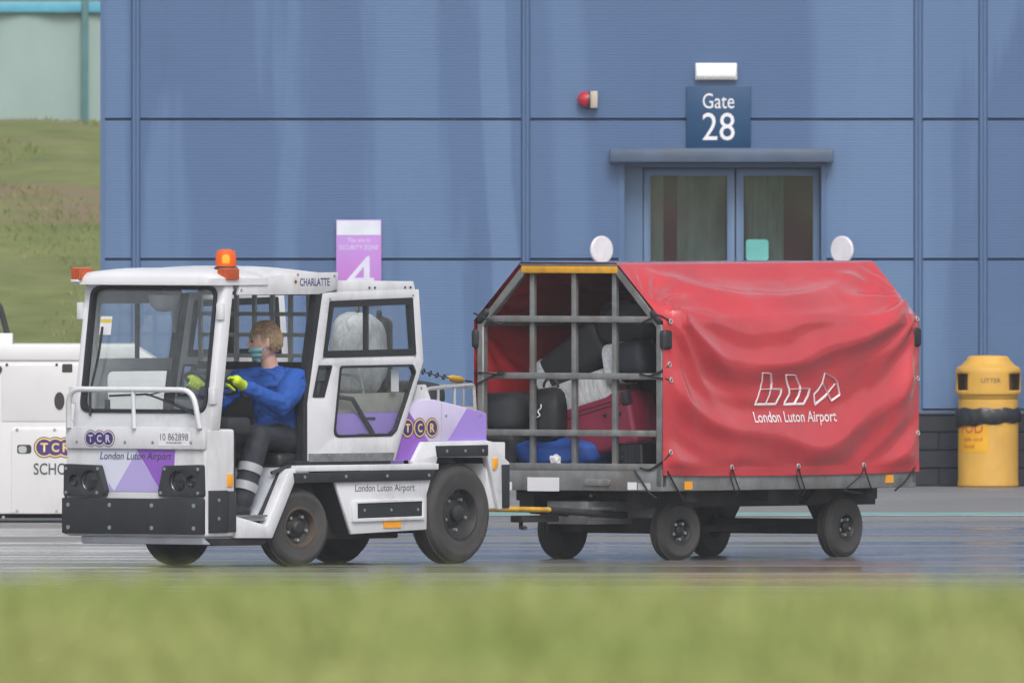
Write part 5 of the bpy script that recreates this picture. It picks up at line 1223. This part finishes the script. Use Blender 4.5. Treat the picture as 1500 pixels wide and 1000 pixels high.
# hair
def hair_keep(d): 
    return d.z > .50 - .12 * (d.x > .5) or (d.x < .30 and d.z > .16) or (d.x < -.02 and d.z > -.40 and abs(d.y) > 0) and not (abs(d.y) > .80 and d.z < .02 and d.x > -.25)
def hair_off(d): 
    q = d * 5; return .003 + .004 * mnoise.noise(q + Vector((2, 0, 0))) + .003 * mnoise.noise(Vector((d.x * 14, d.y * 14, d.z * 5))) + .006 * max(0, d.z) + (.004 if d.x < -.2 else 0)
b = B(); head_grid(b, hair_keep, hair_off, 90, 64)
hr = b.obj('hair', HAIR, prs, ang=180); sm = hr.modifiers.new('s', 'SOLIDIFY'); sm.thickness = .012; sm.offset = -1
b = B()                                               # loose locks over the shell
for k in range(700):
    for _ in range(30):
        d = Vector((random.gauss(0, 1), random.gauss(0, 1), random.gauss(0, 1))).normalized()
        if hair_keep(d): break
    p = []
    fl = (Vector((-.25, d.y * .3, -1)) + Vector((random.gauss(0, .12), random.gauss(0, .12), 0))); 
    if d.z > .5: fl = Vector((.8 if d.x > .1 else -.5, d.y * .7 + random.gauss(0, .3), -.3))
    for u in range(4):
        dd = (d + fl * .10 * u).normalized(); o = hair_off(dd) + .0012; p.append(HM @ (head_pt(dd) + dd * o))
    b.tube(p, [.0022, .0030, .0026, .001], 4)
b.obj('hair_locks', mat('fair_hair_light', (.30, .21, .125), .6, var=.5, scale=40), prs, kind='stuff')
# mask pulled below the nose
def mask_keep(d): return d.x > .18 and -.88 < d.z < -.30 + .0 * d.y
b = B(); head_grid(b, mask_keep, lambda d: .010 + .004 * math.sin(d.z * 26), 72, 54)
mk = b.obj('face_mask', MASK, prs, ang=180); sm = mk.modifiers.new('s', 'SOLIDIFY'); sm.thickness = .003
b = B()
for s in (1, -1):
    ear = HM @ Vector((-.012, s * .090, .012)); 
    for zz in (-.38, -.80):
        d = Vector((.28, s * .80, zz)).normalized(); b.tube([HM @ (head_pt(d) + d * .008), HM @ (head_pt(Vector((.0, s, zz * .5)).normalized()) + Vector((0, s * .010, 0))), ear], .0016, 5)
b.obj('mask_strap', PAPER, mk)
# sweatshirt
b = B()
loft(b, [(pv(-1.125, .325, .745), .200, .160, sv0, fv0), (pv(-1.125, .325, .83), .206, .168, sv0, fv0), (pv(-1.11, .325, .95), .200, .160, sv0, fv0), (pv(-1.07, .32, 1.08), .208, .152, sv, fv), (pv(-1.02, .316, 1.17), .212, .130, sv, fv), (pv(-1.00, .315, 1.235), .165, .088, sv, fv), (pv(-.985, .315, 1.262), .105, .075, sv, fv), (pv(-.98, .315, 1.278), .070, .065, sv, fv)])
for s_, e_, w_ in ((shL, elL, wrL), (shR, elR, wrR)):
    mid = s_.lerp(e_, .5); m2 = e_.lerp(w_, .5)
    limb(b, [s_.lerp(pv(-1.0, .315, 1.2), .25), s_, mid, e_, m2, w_.lerp(e_, .06)], [.084, .090, .084, .075, .062, .047])
for s_ in (shL, shR): limb(b, [pv(-.99, .315, 1.255), s_ + Vector((0, 0, -.005))], [.062, .074])
me = fuse(b, .008, 5)
for v in me.vertices:                                 # soft creases
    p = v.co; v.co = p + v.normal * (.012 * mnoise.noise(p * 9) - .016 * max(0, .35 - abs(mnoise.noise(Vector((p.x * 11 + 3, p.y * 11, p.z * 17))))) + .006 * mnoise.noise(Vector((p.x * 20, p.y * 20, p.z * 34))))
sw_ = link('sweatshirt', me, prs, SWEAT)
b = B(); b.tube([neck + Vector((.006, 0, -.006)) + sv * .066 * math.cos(a) + fv * .062 * math.sin(a) + Vector((0, 0, -.012 * math.sin(a))) for a in np.linspace(0, 2 * math.pi, 25)[:-1]], .010, 8, closed=True); b.obj('collar', SWEAT, sw_)
# trousers
b = B()
loft(b, [(pv(-1.13, .325, .735), .17, .14, sv0, fv0), (pv(-1.11, .325, .80), .185, .15, sv0, fv0), (pv(-1.11, .325, .88), .165, .13, sv0, fv0)])
for h_, k_, a_ in ((hipL, kneL, ankL), (hipR, kneR, ankR)):
    limb(b, [h_, h_.lerp(k_, .5) + Vector((0, 0, .01)), k_, k_.lerp(a_, .45), a_ + Vector((-.005, 0, -.01))], [.105, .092, .080, .076, .070])
me = fuse(b, .008, 5)
for v in me.vertices: p = v.co; v.co = p + v.normal * (.008 * mnoise.noise(p * 10 + Vector((5, 0, 0))) + .004 * mnoise.noise(p * 26))
tr_ = link('trousers', me, prs, TROUS)
for k_, a_ in ((kneL, ankL), (kneR, ankR)):           # reflective bands
    for u in (.52, .80):
        c0, c1 = k_.lerp(a_, u - .06), k_.lerp(a_, u + .065)
        B().tube([c0, c0.lerp(c1, .5), c1], [.0845, .083, .081], 20).obj('reflective_band', SILV, tr_)
# boots
for a_, yy in ((ankL, 0), (ankR, 0)):
    b = B(); f = a_ + Vector((0, 0, -.06)); limb(b, [a_ + Vector((0, 0, .0)), f], [.055, .052]); limb(b, [f + Vector((-.03, 0, -.005)), f + Vector((.08, 0, -.012)), f + Vector((.15, 0, -.016))], [.046, .048, .042])
    me = fuse(b, .008, 4); zmin = (.337 - PO.z)
    for v in me.vertices: v.co.z = max(v.co.z, zmin)
    link('boot', me, prs, BOOT)
# gloves gripping the wheel
def hand(wr, grip_ang, side):
    Mi = Matrix.Translation(SWc - PO) @ SWn.to_track_quat('Z', 'Y').to_matrix().to_4x4()
    a = R(grip_ang); rim = lambda da, r=.17, h=0: Mi @ Vector((r * math.cos(a + da), r * math.sin(a + da), h))
    g0 = rim(0); rad = (rim(0, .2) - rim(0, .17)).normalized(); nn = (Mi.to_3x3() @ Vector((0, 0, 1))); tan = (rim(.01) - rim(-.01)).normalized()
    b = B(); palm = g0 + nn * .030 + rad * .018
    limb(b, [wr, wr.lerp(palm, .5), palm], [.033, .034, .036])
    for i in range(4):
        o = tan * (-.036 + .024 * i); r0 = palm + o * .9; ln = (.9, 1.05, 1.0, .8)[i]
        limb(b, [r0, g0 + o + nn * .030 - rad * .012 * ln, g0 + o + nn * .008 - rad * .030 * ln, g0 + o - nn * .018 - rad * .020 * ln, g0 + o - nn * .024 + rad * .004], [.0125, .0115, .0105, .010, .009], 8)
    s = side; t0 = palm + tan * .034 * s
    limb(b, [palm + tan * .02 * s, t0 + tan * .012 * s + rad * -.004, g0 + tan * .052 * s + nn * .012 - rad * .012, g0 + tan * .060 * s - nn * .006 - rad * .016], [.015, .0135, .012, .010], 8)
    cuff0 = wr.lerp(palm, -.45); limb(b, [cuff0, wr.lerp(palm, .15)], [.043, .036])
    gl = link('glove', fuse(b, .004, 2), prs, GLOVE)
    B().tube([cuff0 + (wr - palm).normalized() * .022, cuff0 + (wr - palm).normalized() * .034], .046, 16).obj('cuff_trim', mat('glove_cuff_orange', (.75, .22, .05), .6), gl)
Minv = (SWn.to_track_quat('Z', 'Y').to_matrix()).inverted()
def grip_angle(p): q = Minv @ (p + PO - SWc); return math.degrees(math.atan2(q.y, q.x))
hand(wrL, grip_angle(pv(-.42, .48, 1.19)), 1); hand(wrR, grip_angle(pv(-.42, .12, 1.19)), -1)

# ------------------------------------------------------------------ damp air
hm = bpy.data.materials.new('haze'); hm.use_nodes = True; _n = hm.node_tree; _n.nodes.clear()
_o = _n.nodes.new('ShaderNodeOutputMaterial'); _v = _n.nodes.new('ShaderNodeVolumePrincipled'); _v.inputs['Color'].default_value = (.86, .90, .95, 1); _v.inputs['Density'].default_value = 0.00017
_n.links.new(_v.outputs[0], _o.inputs['Volume'])
B().span(-2600, 2600, -2600, 3100, -3.5, 60).obj('haze', hm, None, smooth=False, kind='stuff')
